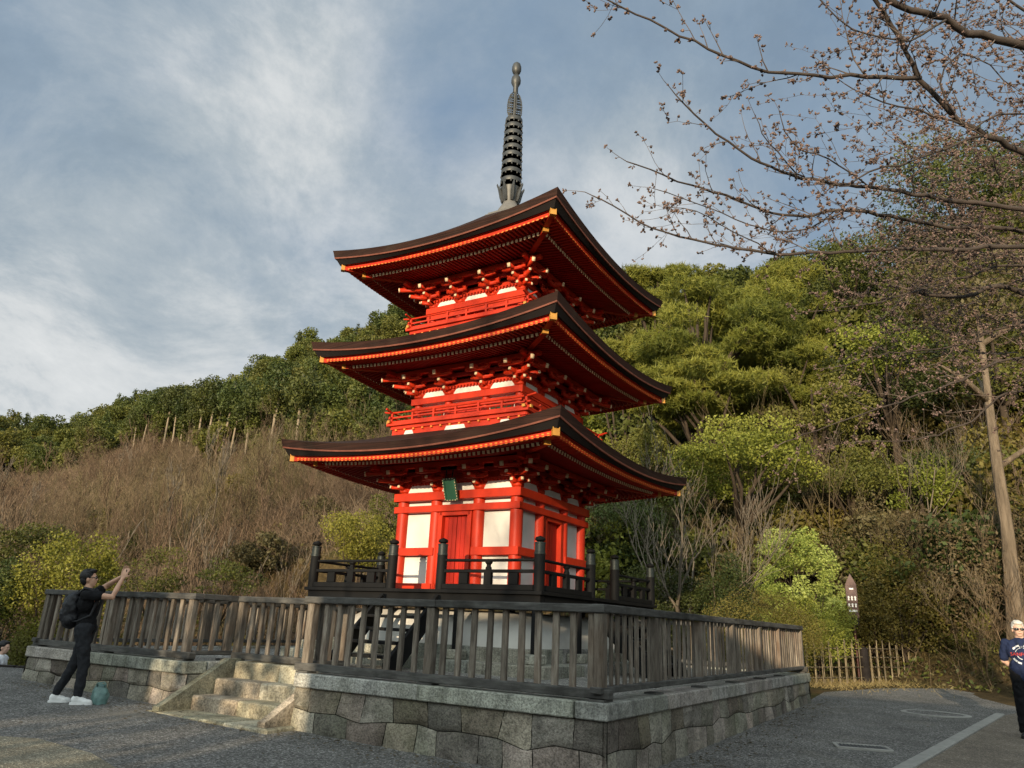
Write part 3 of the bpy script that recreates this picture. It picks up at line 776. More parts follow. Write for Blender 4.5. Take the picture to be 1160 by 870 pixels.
# --- one storey body
def trapezoid(mb, x0, x1, z0, z1, y, cut, mi=0):
    mb.prism([(x0,z0),(x1,z0),(x1-cut*.35,z0+(z1-z0)*.45),(x1-cut,z1),(x0+cut,z1),(x0+cut*.35,z0+(z1-z0)*.45)], y, y+.03, 'y', mi)
def storey(b, inner, z0, zb, zs, zn, full):
    """b column line, inner column offset, z0 floor, zb beam top, zs white strip bottom, zn lower beam bottom"""
    st_ = part('storey', pg)
    cr = .115 if full else .085
    for k in range(4):
        R_ = RZ[k]
        for x in (-b,-inner,inner):
            mb = MB(); mb.M = R_; mb.tube([(x,-b,z0-.02),(x,-b,zb-.01)],cr,18); mb.build('column', M['red'], st_, smooth=rad(50))
        yf = -b-cr
        # plaster core
        mb = MB(); mb.M = R_
        for x0, x1 in ((-b+cr,-inner-cr),(inner+cr,b-cr)):
            if full:
                mb.box(((x0+x1)/2,-b+.03,(2.675+3.32)/2),(x1-x0+.04,.05,.70)); mb.box(((x0+x1)/2,-b+.03,2.29),(x1-x0+.04,.05,.53))
            else:
                mb.box(((x0+x1)/2,-b+.03,(z0+zn)/2),(x1-x0+.04,.05,zn-z0+.02))
        mb.box((0,-b+.03,(zs+zb)/2-.05),(2*b-.1,.05,zb-zs-.02))
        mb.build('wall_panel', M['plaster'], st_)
        # tie beams
        for (za, zc, pr) in ((zb-.155 if full else zb-.13, zb, .035),(zn, zs, .02)):
            mb = MB(); mb.M = R_; hw = b+cr+(pr if k%2 == 0 else pr-.003); mb.box((0,yf-pr/2+.05,(za+zc)/2),(2*hw+(.0 if full else .0),.10+pr,zc-za),bev=.006); mb.build('tie_beam', M['red'], st_)
        if full:
            for (za, zc) in ((1.90,2.045),(2.535,2.675)):
                for sg in (-1,1):
                    x0, x1 = sorted((sg*(inner-.06), sg*(b+cr+(.012 if k%2==0 else .009))))
                    mb = MB(); mb.M = R_; mb.box(((x0+x1)/2,yf+.035,(za+zc)/2),(x1-x0,.095,zc-za),bev=.006); mb.build('tie_beam', M['red'], st_)
            # door: frame and two plank leaves
            d = MB(); d.M = R_
            iw = inner-cr
            for sg in (-1,1): d.box((sg*(iw-.035),-b-.02,2.64),(.09,.14,1.36),bev=.006)
            d.box((0,-b-.02,3.285),(2*iw-.02,.14,.075),bev=.006); d.box((0,-b-.02,1.975),(2*iw-.02,.14,.15),bev=.006)
            dr = d.build('door', M['red'], st_)
            for sg in (-1,1):
                l = MB(); l.M = R_
                w = iw-.085; ox = 0
                for i in range(3): l.box((sg*(.004+w*(i+.5)/3),-b+.02,2.645),(w/3-.004,.035,1.19),bev=.003)
                l.build('door_leaf', M['reddoor'], dr)
        else:
            # small lattice windows and door of the upper storeys
            w = MB(); w.M = R_; iw = inner-cr
            w.box((0,-b-.005,(z0+zn)/2),(2*iw,.05,zn-z0)); w.box((0,-b-.035,(z0+zn)/2),(.02,.03,zn-z0)); 
            w.build('door', M['reddoor'], st_)
            for sg in (-1,1):
                x0, x1 = sorted((sg*(inner+cr+.03), sg*(b-cr-.03)))
                w = MB(); w.M = R_; w.box(((x0+x1)/2,-b-.01,(z0+zn)/2+.03),(x1-x0-.05,.04,(zn-z0)*.55)); f_ = w.build('lattice_window', M['greenlat'], st_)
                w = MB(); w.M = R_; n = 4
                for i in range(n+1): w.box((x0+.02+(x1-x0-.04)*i/n,-b-.035,(z0+zn)/2+.03),(.018,.02,(zn-z0)*.6))
                for s_ in (-1,1): w.box(((x0+x1)/2,-b-.03,(z0+zn)/2+.03+s_*(zn-z0)*.30),(x1-x0,.06,.035))
                w.build('window_frame', M['red'], f_)
        # white plaster between the bracket sets, with a row of small red blocks over it
        zt = zb+(.155 if full else .135)
        mb = MB(); mb.M = R_
        c = (b+inner)/2; hw = (b-inner)/2-.09
        for xc, h in ((-c,hw),(0,inner-.10),(c,hw)): trapezoid(mb, xc-h, xc+h, zb+.002, zt, -b-.035, .085)
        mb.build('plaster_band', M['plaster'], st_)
        mb = MB(); mb.M = R_
        mb.box((0,-b+.01,(zb+zt)/2+.03),(2*b+.1,.06,zt-zb+.30))
        mb.box((0,-b-.045,zt+.055),(2*b+.14,.06,.035))
        nb = int(2*b/.075)
        for i in range(nb): mb.box((-b+.04+i*(2*b-.08)/(nb-1),-b-.055,zt+.017),(.036,.05,.038))
        mb.build('dentil_row', M['red'], st_)
    return st_
def bracket_mesh(corner):
    """stepped bracket set, origin on the tie beam top at the column, projecting to -y (corner: diagonally to +x -y)"""
    mb = MB()
    def blk(x, y, z, s=.085, h=.05):
        mb.box((x,y,z+h*.7),(s,s,h*.6)); mb.box((x,y,z+h*.2),(s*.72,s*.72,h*.4))
    def arm(c, ax, half, z, h=.062, w=.062):
        # bow shaped bracket arm
        c = Vector(c); ax = Vector(ax)
        a = c-ax*half; b2 = c+ax*half
        mb.bar((a.x,a.y,z+h*.62),(b2.x,b2.y,z+h*.62),w,h*.76); a = c-ax*half*.72; b2 = c+ax*half*.72
        mb.bar((a.x,a.y,z+h*.12),(b2.x,b2.y,z+h*.12),w*.96,h*.24)
    mb.box((0,0,.06),(.16,.16,.06)); mb.box((0,0,.015),(.11,.11,.03))
    S = .185
    dirs = [((0,-1,0),(1,0,0),1.0)]
    if corner: dirs = [((0,-1,0),(1,0,0),1.0),((1,0,0),(0,1,0),1.0),((.7071,-.7071,0),None,1.414)]
    for (o, l, q) in dirs:
        o = Vector(o); 
        if l:
            l = Vector(l)
            arm((0,0,0),l,.22,.09)
            for s in (-.19,0,.19): p = l*s; blk(p.x,p.y,.152)
            p0 = o*S; arm(p0,l,.25,.20)
            for s in (-.21,0,.21): p = p0+l*s; blk(p.x,p.y,.262)
            p0 = o*S*2; arm(p0,l,.27,.31)
            for s in (-.23,0,.23): p = p0+l*s; blk(p.x,p.y,.372,h=.045)
        e = o*(S*q+.02); mb.bar((0,0,.125),(e.x,e.y,.125),.062,.065)
        e1 = o*(S*2*q+.02); mb.bar((0,0,.232),(e1.x,e1.y,.232),.062,.065)
        for (pt, z) in ((e,.125),(e1,.232)):
            f = pt+o*.004; g2 = pt+o*.03; mb.bar((f.x,f.y,z),(g2.x,g2.y,z+.005),.05,.05,1)
        # sloping tail rafter with a pale tip
        ti = o*(S*3*q-.0); r0 = Vector((0,0,.46)); r1 = Vector((ti.x,ti.y,.335))
        mb.bar(r0, r1, .062,.075)
        d = (r1-r0).normalized(); mb.bar(r1+d*.001, r1+d*.03, .066,.08, 1)
        if corner and not l:
            p = o*(S*3*q-.10); mb.box((p.x,p.y,.42),(.09,.09,.05),rz=rad(45))
    return mb.mesh('bracket', [M['red'], M['endpaint']])
BM, BC = bracket_mesh(False), bracket_mesh(True)
def brackets(b, inner, zb, sc, st_):
    for k in range(4):
        for x in (-inner, inner):
            p = RZ[k] @ Vector((x,-b,zb)); o = link('bracket', BM, st_, p, (0,0,rad(90*k))); o.scale = (sc,sc,1)
        p = RZ[k] @ Vector((b,-b,zb)); o = link('bracket', BC, st_, p, (0,0,rad(90*k))); o.scale = (sc,sc,1)
    # purlins carried by the brackets and the sloping boards between
    for k in range(4):
        mb = MB(); mb.M = RZ[k]
        e = 0 if k%2 == 0 else -.004
        y = b+.37*sc; mb.box((0,-y,zb+.455),(2*y+.5,.085,.085-e),bev=.006); mb.build('purlin', M['red'], st_)
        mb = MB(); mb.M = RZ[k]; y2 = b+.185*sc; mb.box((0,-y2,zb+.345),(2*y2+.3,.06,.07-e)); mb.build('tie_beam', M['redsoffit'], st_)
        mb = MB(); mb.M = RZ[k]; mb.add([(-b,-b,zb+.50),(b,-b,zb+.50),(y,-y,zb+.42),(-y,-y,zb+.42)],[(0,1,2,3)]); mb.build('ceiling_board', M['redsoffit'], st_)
s1 = storey(1.25,.47,1.90,3.69,3.44,3.32,True)
brackets(1.25,.47,3.69,1.0,s1)
s2 = storey(1.165,.43,4.95,5.60,5.415,5.31,False)
brackets(1.165,.43,5.60,.98,s2)
s3 = storey(1.065,.39,6.98,7.59,7.415,7.32,False)
brackets(1.065,.39,7.59,.95,s3)

# --- roofs
def roof(a, H, bw, zpur, ypur, din, htop, nraf):
    rf = part('roof', pg)
    NS = 40
    RT, RF = .28, .135           # how far the top edge and the fascia sag between the corners
    def zz(dz, R, s): return H+dz-R*(1-abs(s)**2.0)
    def strip(prof, name, mat, k):
        mb = MB(); mb.M = RZ[k]; V = []; F = []
        for (off, dz, R) in prof:
            d = a+off
            for i in range(NS+1):
                s = -1+2*i/NS; V.append((s*d,-d,zz(dz,R,s)))
        for j in range(len(prof)-1):
            for i in range(NS): F.append((j*(NS+1)+i, j*(NS+1)+i+1, (j+1)*(NS+1)+i+1, (j+1)*(NS+1)+i))
        mb.add(V,F); return mb.build(name, mat, rf, smooth=rad(35))
    ao = a-.20
    for k in range(4):
        # bark surface
        mb = MB(); mb.M = RZ[k]; V = []; F = []; NR = 12
        V += [(s*(a-.035),-(a-.035),zz(-.145,.25,s)) for s in [-1+2*i/NS for i in range(NS+1)]]
        V += [(s*(a-.012),-(a-.012),zz(-.035,.275,s)) for s in [-1+2*i/NS for i in range(NS+1)]]
        for j in range(NR+1):
            q = j/NR; d = a+(din-a)*q
            for i in range(NS+1):
                s = -1+2*i/NS; V.append((s*d,-d,H-RT+htop*(.72*q+.28*q*q)+RT*abs(s)**2*(1-q)**2))
        for j in range(NR+2):
            for i in range(NS): F.append((j*(NS+1)+i, j*(NS+1)+i+1, (j+1)*(NS+1)+i+1, (j+1)*(NS+1)+i))
        mb.add(V,F); mb.build('bark_slope', M['bark_roof'], rf, smooth=rad(40))
        strip([(-.07,-.175,.248),(-.040,-.173,.248),(-.034,-.145,.25),(-.06,-.145,.25)],'edging_board',M['eaveline'],k)
        strip([(-.17,-.300,.14),(-.125,-.305,.145),(-.062,-.175,.245),(-.08,-.175,.245)],'under_layer',M['eaveblack'],k)
        strip([(-.26,-.385,RF),(-.20,-.385,RF),(-.195,-.300,.138),(-.17,-.300,.138)],'fascia',M['red'],k)
        # soffit: z over the underside
        def zs(x, d):
            w = max(0, min(1, (d-bw)/(ao-bw)))
            zm = H-.385-RF-.002; zin = zpur+.06
            lin = zm+(zin-zm)*(ao-d)/(ao-ypur)
            return lin+RF*min(1, abs(x)/max(d, .01))**2*w**1.5
        mb = MB(); mb.M = RZ[k]; V = []; F = []; NR = 10
        for j in range(NR+1):
            d = ao-.03+(bw-.05-ao+.03)*j/NR
            for i in range(NS+1):
                s = -1+2*i/NS; V.append((s*d,-d,zs(s*d,d)+.055))
        for j in range(NR):
            for i in range(NS): F.append((j*(NS+1)+i, j*(NS+1)+i+1, (j+1)*(NS+1)+i+1, (j+1)*(NS+1)+i))
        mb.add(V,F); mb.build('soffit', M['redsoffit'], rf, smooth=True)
        # two rows of rafters
        fly = MB(); fly.M = RZ[k]; bas = MB(); bas.M = RZ[k]
        db = ao-.36
        for i in range(nraf):
            x = -ao+.07+(2*ao-.14)*(i+.5)/nraf
            i0 = max(abs(x)+.02, ao-.62)
            if ao-i0 > .03:
                p = Vector((x,-(ao-.005),zs(x,ao)+.02)); q = Vector((x,-i0,zs(x,i0)+.02)); fly.bar(p,q,.043,.05)
                d = (p-q).normalized(); fly.bar(p+d*.0005,p+d*.006,.045,.05,1)
            if abs(x) < db-.02:
                i1 = max(abs(x)+.02, bw-.02)
                p = Vector((x,-db,zs(x,db)-.045)); q = Vector((x,-i1,zs(x,i1)-.0)); bas.bar(p,q,.046,.055)
                d = (p-q).normalized(); bas.bar(p+d*.0005,p+d*.008,.048,.056,1)
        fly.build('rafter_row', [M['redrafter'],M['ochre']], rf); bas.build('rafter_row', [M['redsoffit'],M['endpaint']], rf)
        mb = MB(); mb.M = RZ[k]; V = []; F = []      # strip carrying the flying rafters
        for (d, dz) in ((db-.02,-.018),(db+.035,-.018),(db+.035,.03),(db-.02,.03)):
            for i in range(NS+1):
                s = -1+2*i/NS; V.append((s*d,-d,zs(s*d,d)+dz))
        for j in range(3):
            for i in range(NS): F.append((j*(NS+1)+i, j*(NS+1)+i+1, (j+1)*(NS+1)+i+1, (j+1)*(NS+1)+i))
        mb.add(V,F); mb.build('rafter_strip', M['redsoffit'], rf, smooth=rad(40))
        # hip rafters with gilt ends
        mb = MB(); mb.M = RZ[k]
        p0 = Vector((bw,-bw,zpur+.12)); p1 = Vector((db+.05,-(db+.05),zs(db,db)-.035)); mb.bar(p0,p1,.10,.12)
        q0 = Vector((db-.3,-(db-.3),zs(db-.3,db-.3)+.02)); q1 = Vector((ao+.01,-(ao+.01),zs(ao,ao)+.035)); mb.bar(q0,q1,.10,.12)
        h = mb.build('hip_rafter', M['red'], rf)
        mb = MB(); mb.M = RZ[k]; d = (p1-p0).normalized(); mb.bar(p1,p1+d*.07,.105,.125); mb.build('end_cap', M['gold'], rf)
        mb = MB(); mb.M = RZ[k]; d = (q1-q0).normalized(); mb.bar(q1-d*.02,q1+d*.055,.112,.135); mb.build('end_cap', M['gold'], rf)
    return rf
roof(2.965,4.556,1.25,3.69+.50,1.63,1.28,.66,58)
roof(2.749,6.560,1.165,5.60+.50,1.53,1.18,.72,54)
roof(2.616,8.600,1.065,7.59+.50,1.42,.40,1.70,52)

# --- balconies of the upper storeys
def balcony(h, zf, zroof):
    bl = part('balcony', pg)
    for k in range(4):
        e = 0 if k%2 == 0 else .003
        mb = MB(); mb.M = RZ[k]; mb.box((0,-h+.2,zf-.028),(2*h-(0 if k%2==0 else .8),.4,.05-e),bev=.005); mb.build('floor_boards', M['red'], bl)
        mb = MB(); mb.M = RZ[k]; hb = h-.09; mb.box((0,-hb+.03,(zroof+zf)/2-.03),(2*hb-e*2,.06,zf-zroof-.055)); mb.box((0,-hb-.01,zf-.085),(2*hb+.03,.05,.06-e))
        ap = mb.build('apron_board', M['red'], bl)
        mb = MB(); mb.M = RZ[k]
        for xc, w in ((-.72*hb,.13),(0,.25),(.72*hb,.13)): trapezoid(mb, xc-w, xc+w, zf-.285, zf-.155, -hb-.013, .05)
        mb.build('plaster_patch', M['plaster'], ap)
        mb = MB(); mb.M = RZ[k]
        for i in range(14):
            x = -hb+.12+i*(2*hb-.24)/13; mb.box((x,-hb-.022,zf-.135),(.035,.04,.03))
        mb.build('dentil_row', M['ochre'], ap)
        y = -h+.075
        mb = MB(); mb.M = RZ[k]; mb.box((0,y,zf+.028),(2*h+.06,.055,.05-e),bev=.005); mb.build('ground_rail', M['red'], bl)
        mb = MB(); mb.M = RZ[k]; mb.box((0,y,zf+.125),(2*h+.02,.034,.03-e)); mb.build('middle_rail', M['red'], bl)
        mb = MB(); mb.M = RZ[k]; E = h+.10
        mb.tube([(-E-.02,y,zf+.262+e),(-E+.12,y,zf+.236+e),(-E+.3,y,zf+.228+e),(0,y,zf+.225+e),(E-.3,y,zf+.228+e),(E-.12,y,zf+.236+e),(E+.02,y,zf+.262+e)],.019,10); mb.build('top_rail', M['red'], bl, smooth=rad(50))
        for i in range(7):
            x = -h+.075+i*(2*h-.15)/6
            if i in (0,6) and k%2: continue
            mb = MB(); mb.M = RZ[k]; mb.box((x,y,zf+.115),(.042,.042,.23 if i%2 == 0 else .17)); mb.build('post', M['red'], bl)
        for sg in (-1,1):
            mb = MB(); mb.M = RZ[k]; mb.box((sg*(h+.025),y,zf+.028),(.030,.060,.052)); mb.build('end_cap', M['gold'], bl)
balcony(1.60,5.05,4.62)
balcony(1.46,7.09,6.60)

# --- name plaque under the lowest eave (hangs from it, tilted forward)
pq = thing('name_plaque', 'green name plaque with pale edge dots hung under the lowest eave of the pagoda', 'plaque', tuple(pag(0,-1.52,3.69)), PYAW)
tilt = Matrix.Rotation(math.atan2(.17,.43),4,'X') @ Matrix.Scale(.88,4)
mb = MB(); mb.M = tilt; mb.box((0,0,0),(.235,.03,.40),bev=.008); mb.build('panel', M['green'], pq)
mb = MB(); mb.M = tilt
for sg in (-1,1): mb.box((sg*.135,-.005,0),(.045,.06,.46),bev=.008)
for z in (-.215,.215): mb.box((0,-.005,z),(.30,.055,.045),bev=.008)
fr = mb.build('frame', M['green'], pq)
spots = [(sg*.150,-.2+i*.057,.011,.017) for sg in (-1,1) for i in range(8)]+[(-.1+i*.067,z,.018,.011) for i in range(4) for z in (-.222,.222)]
for x, z, rx_, rz_ in spots:
    mb = MB(); mb.M = tilt; mb.ell((x,-.034,z),(rx_,.006,rz_),8); mb.build('edge_ornament', M['endpaint'], fr, smooth=True)
mb = MB(); mb.M = tilt
for sg in (-1,1): mb.bar((sg*.08,0,.23),(sg*.08,.10,.42),.02,.02)
mb.build('hanger', M['darkpost'], pq)

# --- bronze spire
sp = part('spire', pg)
mb = MB(); mb.box((0,0,9.80),(.62,.62,.36),bev=.01); mb.box((0,0,10.02),(.80,.80,.05),bev=.008); mb.box((0,0,10.075),(.70,.70,.06),bev=.008)
mb.build('dew_basin', M['stonelt'], sp)
mb = MB(); mb.lathe([(.30,10.09),(.30,10.14),(.27,10.22),(.22,10.31),(.17,10.38),(.16,10.43)],n=32); mb.build('inverted_bowl', M['stonelt'], sp, smooth=rad(40))
mb = MB(); mb.lathe([(.155,10.42),(.17,10.47),(.19,10.55),(.21,10.68),(.235,10.79),(.225,10.80),(.10,10.78)],n=32)
for i in range(8):
    t = i*math.pi/4; c, s = math.cos(t), math.sin(t)
    pts = [(.17,10.44),(.20,10.52),(.225,10.64),(.265,10.76),(.31,10.84),(.315,10.88)]
    mb.tube([(r*c,r*s,z) for r, z in pts],[.03,.045,.045,.035,.02,.006],6)
mb.build('lotus_petals', M['bronze'], sp, smooth=rad(40))
mb = MB(); mb.tube([(0,0,10.7),(0,0,12.7),(0,0,13.6)],[.055,.045,.035],14); mb.build('shaft', M['bronze'], sp, smooth=rad(40))
zr = [10.975,11.21,11.43,11.655,11.85,12.05,12.245,12.44,12.625]
for i, z in enumerate(zr):
    r = .238-.0052*i
    mb = MB()
    mb.lathe([(r,z-.052),(r+.004,z-.03),(r+.004,z+.03),(r,z+.045),(r-.022,z+.045),(r-.022,z-.052),(r,z-.052)],n=32)
    for k in range(6):
        t = k*math.pi/3; mb.bar((.04*math.cos(t),.04*math.sin(t),z),((r-.01)*math.cos(t),(r-.01)*math.sin(t),z),.02,.05)
    rg = mb.build('ring', M['bronze'], sp, smooth=rad(40))
    for k in range(11):
        mb = MB(); t = k*2*math.pi/11+.13; mb.ell(((r+.004)*math.cos(t),(r+.004)*math.sin(t),z-.085),(.020,.020,.032),8)
        mb.tube([((r+.002)*math.cos(t),(r+.002)*math.sin(t),z-.075),((r+.002)*math.cos(t),(r+.002)*math.sin(t),z-.03)],.006,4)
        mb.build('bell', M['bronze'], rg, smooth=True)
mb = MB()
for k in range(4):
    mb.M = Matrix.Rotation(rad(45+90*k),4,'Z')
    rim = [(.05,0,12.70),(.13,0,12.74),(.165,0,12.86),(.172,0,13.05),(.155,0,13.22),(.115,0,13.36),(.05,0,13.45)]
    mb.tube(rim,.012,6)
    for j in range(13):
        z = 12.75+j*.052; w = float(np.interp(z,[p[2] for p in rim],[p[0] for p in rim])); mb.box((.035+(w-.035)/2,0,z+.008*math.sin(j*2.1)),(w-.03,.012,.030))
        mb.ell((w+.006,0,z),(.013,.012,.018),6)
    for f in (.4,.72): mb.tube([(p[0]*f+.01,0,p[2]) for p in rim[1:-1]],.009,5)
mb.M = Matrix.Identity(4)
mb.build('water_flame', M['bronze'], sp, smooth=True)
mb = MB(); mb.lathe([(.04,13.42),(.06,13.46),(.06,13.6),(.085,13.66),(.112,13.72),(.115,13.80),(.10,13.88),(.06,13.94),(.05,13.98)],n=24); mb.build('jewel', M['bronze'], sp, smooth=rad(50))
mb = MB(); mb.lathe([(.05,13.97),(.09,14.02),(.112,14.09),(.112,14.18),(.09,14.26),(.04,14.31),(.01,14.345)],n=24); mb.build('jewel', M['bronze'], sp, smooth=rad(50))
# ------------------------------------------------------------------ vegetation
def px_ray(px, py):
    v = Vector(((px-580)/842.02, -(py-435)/842.02, -1))
    return (camo.matrix_world.to_3x3() @ v)
def at(px, py, r):
    """point at horizontal distance r from the camera along a sight line of the survey photograph"""
    d = px_ray(px, py); t = r/math.hypot(d.x, d.y); return Vector((d.x*t, d.y*t, CAMZ+d.z*t))
def unit(a): return a/np.maximum(np.linalg.norm(a, axis=1, keepdims=True), 1e-9)
def leaf_quads(rg, pos, size, aspect, up, tint):
    n = len(pos)
    nrm = unit(rg.normal(size=(n,3))+np.array([0,0,up]))
    a = unit(np.cross(nrm, rg.normal(size=(n,3)))); b = np.cross(nrm, a)
    s = size*rg.uniform(.6,1.25,(n,1)); A = a*s*.5; B = b*s*.5*aspect
    V = np.stack([pos-A, pos+B-A*.1, pos+A, pos-B-A*.1], 1).reshape(-1,3)
    Q = np.arange(4*n).reshape(n,4)
    return V, Q, np.repeat(tint, 4)
def crown(mb, R, c=(0,0,0), nclump=14, cr=.42, nleaf=2500, size=.3, aspect=.55, flat=.8, seed=0, up=.5, mi=0, shell=.55, cone=False, tuft=0):
    rg = np.random.default_rng(seed); R = np.array(R, float); c = np.array(c, float)
    d = unit(rg.normal(size=(nclump,3))); rr = rg.uniform(.35,1,(nclump,1))**.6
    cen = d*rr*(1-cr*.6)
    if cone:
        h = rg.uniform(0,1,nclump)**1.25; ang = rg.uniform(0,6.283,nclump); rad_ = (1-h)*.78*rg.uniform(.35,1,nclump)
        cen = np.stack([np.cos(ang)*rad_, np.sin(ang)*rad_, h*2-1], 1)
        sc = cr*(.35+.9*(1-h))
    else: sc = cr*rg.uniform(.65,1.25,nclump)
    ct = rg.uniform(0,1,nclump)
    w = sc**2; k = rg.choice(nclump, nleaf, p=w/w.sum())
    dd = unit(rg.normal(size=(nleaf,3))); q = rg.uniform(shell**3,1,(nleaf,1))**(1/3)
    off = dd*q*sc[k][:,None]*rg.uniform(.85,1.15,(nleaf,1)); off[:,2] *= flat
    pos = (cen[k]+off)*R+c
    tint = np.clip(ct[k]*.55+rg.uniform(0,.45,nleaf), 0, 1)
    if tuft:      # needle tufts
        pos = np.repeat(pos, tuft, 0); tint = np.repeat(tint, tuft)
        n = len(pos); dr = unit(rg.normal(size=(n,3))+np.array([0,0,.7])); L = size*rg.uniform(.6,1.1,(n,1))
        sd = unit(np.cross(dr, rg.normal(size=(n,3))))*size*aspect*.5
        V = np.stack([pos-sd, pos+sd, pos+dr*L+sd*.4, pos+dr*L-sd*.4], 1).reshape(-1,3)
        mb.quads(V, np.arange(4*n).reshape(n,4), mi, np.repeat(tint, 4))
    else:
        V, Q, T = leaf_quads(rg, pos, size, aspect, up, tint); mb.quads(V, Q, mi, T)
    return (cen*R+c), sc
def segs(mb, P0, P1, R0, R1, mi=0, n=3, tint=None):
    """many tapered twigs at once"""
    P0 = np.asarray(P0, float); P1 = np.asarray(P1, float); R0 = np.asarray(R0, float)[:,None]; R1 = np.asarray(R1, float)[:,None]
    m = len(P0); d = unit(P1-P0); ref = np.where(np.abs(d[:,2:3]) > .9, np.array([[1.,0,0]]), np.array([[0,0,1.]]))
    a = unit(np.cross(d, ref)); b = np.cross(d, a)
    rows = []
    for P, R in ((P0,R0),(P1,R1)):
        for k in range(n):
            t = 2*math.pi*k/n; rows.append(P+(a*math.cos(t)+b*math.sin(t))*R)
    V = np.stack(rows, 1).reshape(-1,3); base = (np.arange(m)*2*n)[:,None]
    Q = np.concatenate([base+np.array([[k,(k+1)%n,n+(k+1)%n,n+k]]) for k in range(n)], 0)
    T = np.repeat(np.full(m,.5) if tint is None else np.asarray(tint), 2*n)
    mb.quads(V, Q, mi, T)
def grow(r, p, d, L, rad0, depth, out, spread=.6, upb=.25, taper=.62, kids=(3,5), nseg=4, wig=.16, minr=.004):
    """a branch and its side branches as straight segments"""
    q = Vector(p); d = Vector(d).normalized(); step = L/nseg; pts = [q.copy()]; rs = [rad0]
    for i in range(nseg):
        d = (d+Vector((r.gauss(0,wig),r.gauss(0,wig),r.gauss(0,wig)+upb*.2))).normalized()
        q2 = q+d*step; r2 = max(minr, rad0*(1-(i+1)/nseg*(1-taper*.6)))
        out.append((tuple(q), tuple(q2), rs[-1], r2)); q = q2; pts.append(q.copy()); rs.append(r2)
    if depth <= 0: return
    for k in range(r.randint(*kids)):
        t = r.uniform(.3,1); i = min(nseg-1, int(t*nseg)); f = t*nseg-i
        s = pts[i].lerp(pts[i+1], f); dd = (pts[i+1]-pts[i]).normalized()
        ax = Vector((r.gauss(0,1),r.gauss(0,1),r.gauss(0,1))); ax = (ax-dd*ax.dot(dd)).normalized()
        nd_ = (dd*(1-spread*.5)+ax*spread+Vector((0,0,upb))).normalized()
        grow(r, s, nd_, L*r.uniform(.45,.75), max(minr, rs[i]*r.uniform(.45,.65)), depth-1, out, spread, upb, taper, kids, nseg, wig, minr)
def add_grow(mb, out, mi=0, n=3, rg=None):
    segs(mb, [o[0] for o in out], [o[1] for o in out], [o[2] for o in out], [o[3] for o in out], mi, n, None if rg is None else np.full(len(out), rg))
def bare_mesh(seed, H, r0, depth=3, stems=1, spread=.5, upb=.35, kids=(3,5), mat='twig_brown', minr=.012, n=3):
    r = random.Random(seed); out = []
    for s in range(stems):
        a = r.uniform(0,6.28); t = 0 if stems == 1 else r.uniform(.15,.5)
        grow(r, (0,0,-.3), (math.cos(a)*t, math.sin(a)*t, 1), H*r.uniform(.6,.75), r0*r.uniform(.7,1), depth, out, spread, upb, .6, kids, 5, .10, minr)
    mb = MB(); rg = np.random.default_rng(seed)
    segs(mb, [o[0] for o in out], [o[1] for o in out], [o[2] for o in out], [o[3] for o in out], 0, n, rg.uniform(0,1,len(out)))
    return mb.mesh('bare_tree', M[mat])

# ---- meshes shared by the trees of the far hill
def far_round(seed, leaf, R=(2.9,2.9,2.7), n=2600, size=.40, nclump=16):
    mb = MB(); crown(mb, R, (0,0,4.2), nclump, .45, n, size, .6, .75, seed, .6)
    mb.tube([(0,0,-1),(.1,0,1.6),(0,.1,4.6)],[.22,.17,.06],6,1); return mb.mesh('evergreen_tree', [M[leaf], M['trunk']])
def far_cone(seed, leaf, H=9):
    mb = MB(); crown(mb, (1.9,1.9,H*.45), (0,0,H*.55), 34, .5, 2800, .42, .45, .6, seed, .2, cone=True)
    mb.tube([(0,0,-1),(0,0,H*.5),(0,0,H*.95)],[.2,.14,.03],6,1); return mb.mesh('conifer_tree', [M[leaf], M['trunk']])
def far_tall(seed, leaf):
    mb = MB(); crown(mb, (2.1,2.1,3.0), (0,0,8.9), 20, .46, 2600, .36, .5, .7, seed, .3)
    r = random.Random(seed); mb.tube([(0,0,-1.5),(r.uniform(-.2,.2),r.uniform(-.2,.2),4),(r.uniform(-.2,.2),0,8),(0,0,11)],[.17,.145,.11,.03],7,1)
    return mb.mesh('cedar_tree', [M[leaf], M['trunkcedar']])
FR = [far_round(10+i,'leaf_forest') for i in range(4)]+[far_round(20+i,'leaf_forest',(2.3,2.3,3.2),2300,.38,14) for i in range(2)]
FD = [far_round(30+i,'leaf_dark') for i in range(2)]
FY = [far_round(40,'leaf_olive')]
FC = [far_cone(50+i,'leaf_dark') for i in range(2)]
FT = [far_tall(60+i,'leaf_dark') for i in range(3)]
rr = random.Random(77)
def put(me, name, az, r, s, label, cat, group, dz=0, sz=None):
    x, y = azr(az, r); o = link(name, me, None, (x, y, terrain(x, y)+dz), (rr.uniform(-.06,.06), rr.uniform(-.06,.06), rr.uniform(0,6.28)))
    o.scale = (s, s, sz or s*rr.uniform(.88,1.12)); return tag(o, label, cat, group)
def r1r2(az):
    for i in range(len(TAB)-1):
        if TAB[i][0] <= az <= TAB[i+1][0]: break
    t = (az-TAB[i][0])/(TAB[i+1][0]-TAB[i][0]); A, B = TAB[i][1], TAB[i+1][1]
    return [A[j][0]+(B[j][0]-A[j][0])*t for j in range(3)]
nf = 0; az = -40.0
rows = []
while az < 11:
    r0_, ra, rb = r1r2(az); r = ra-6+rr.uniform(0,2)
    while r < rb+7:
        rows.append((az+rr.uniform(-1.1,1.1), r)); r += 3.3+(r-ra)*.05+rr.uniform(-.6,.8)
    az += 2.1
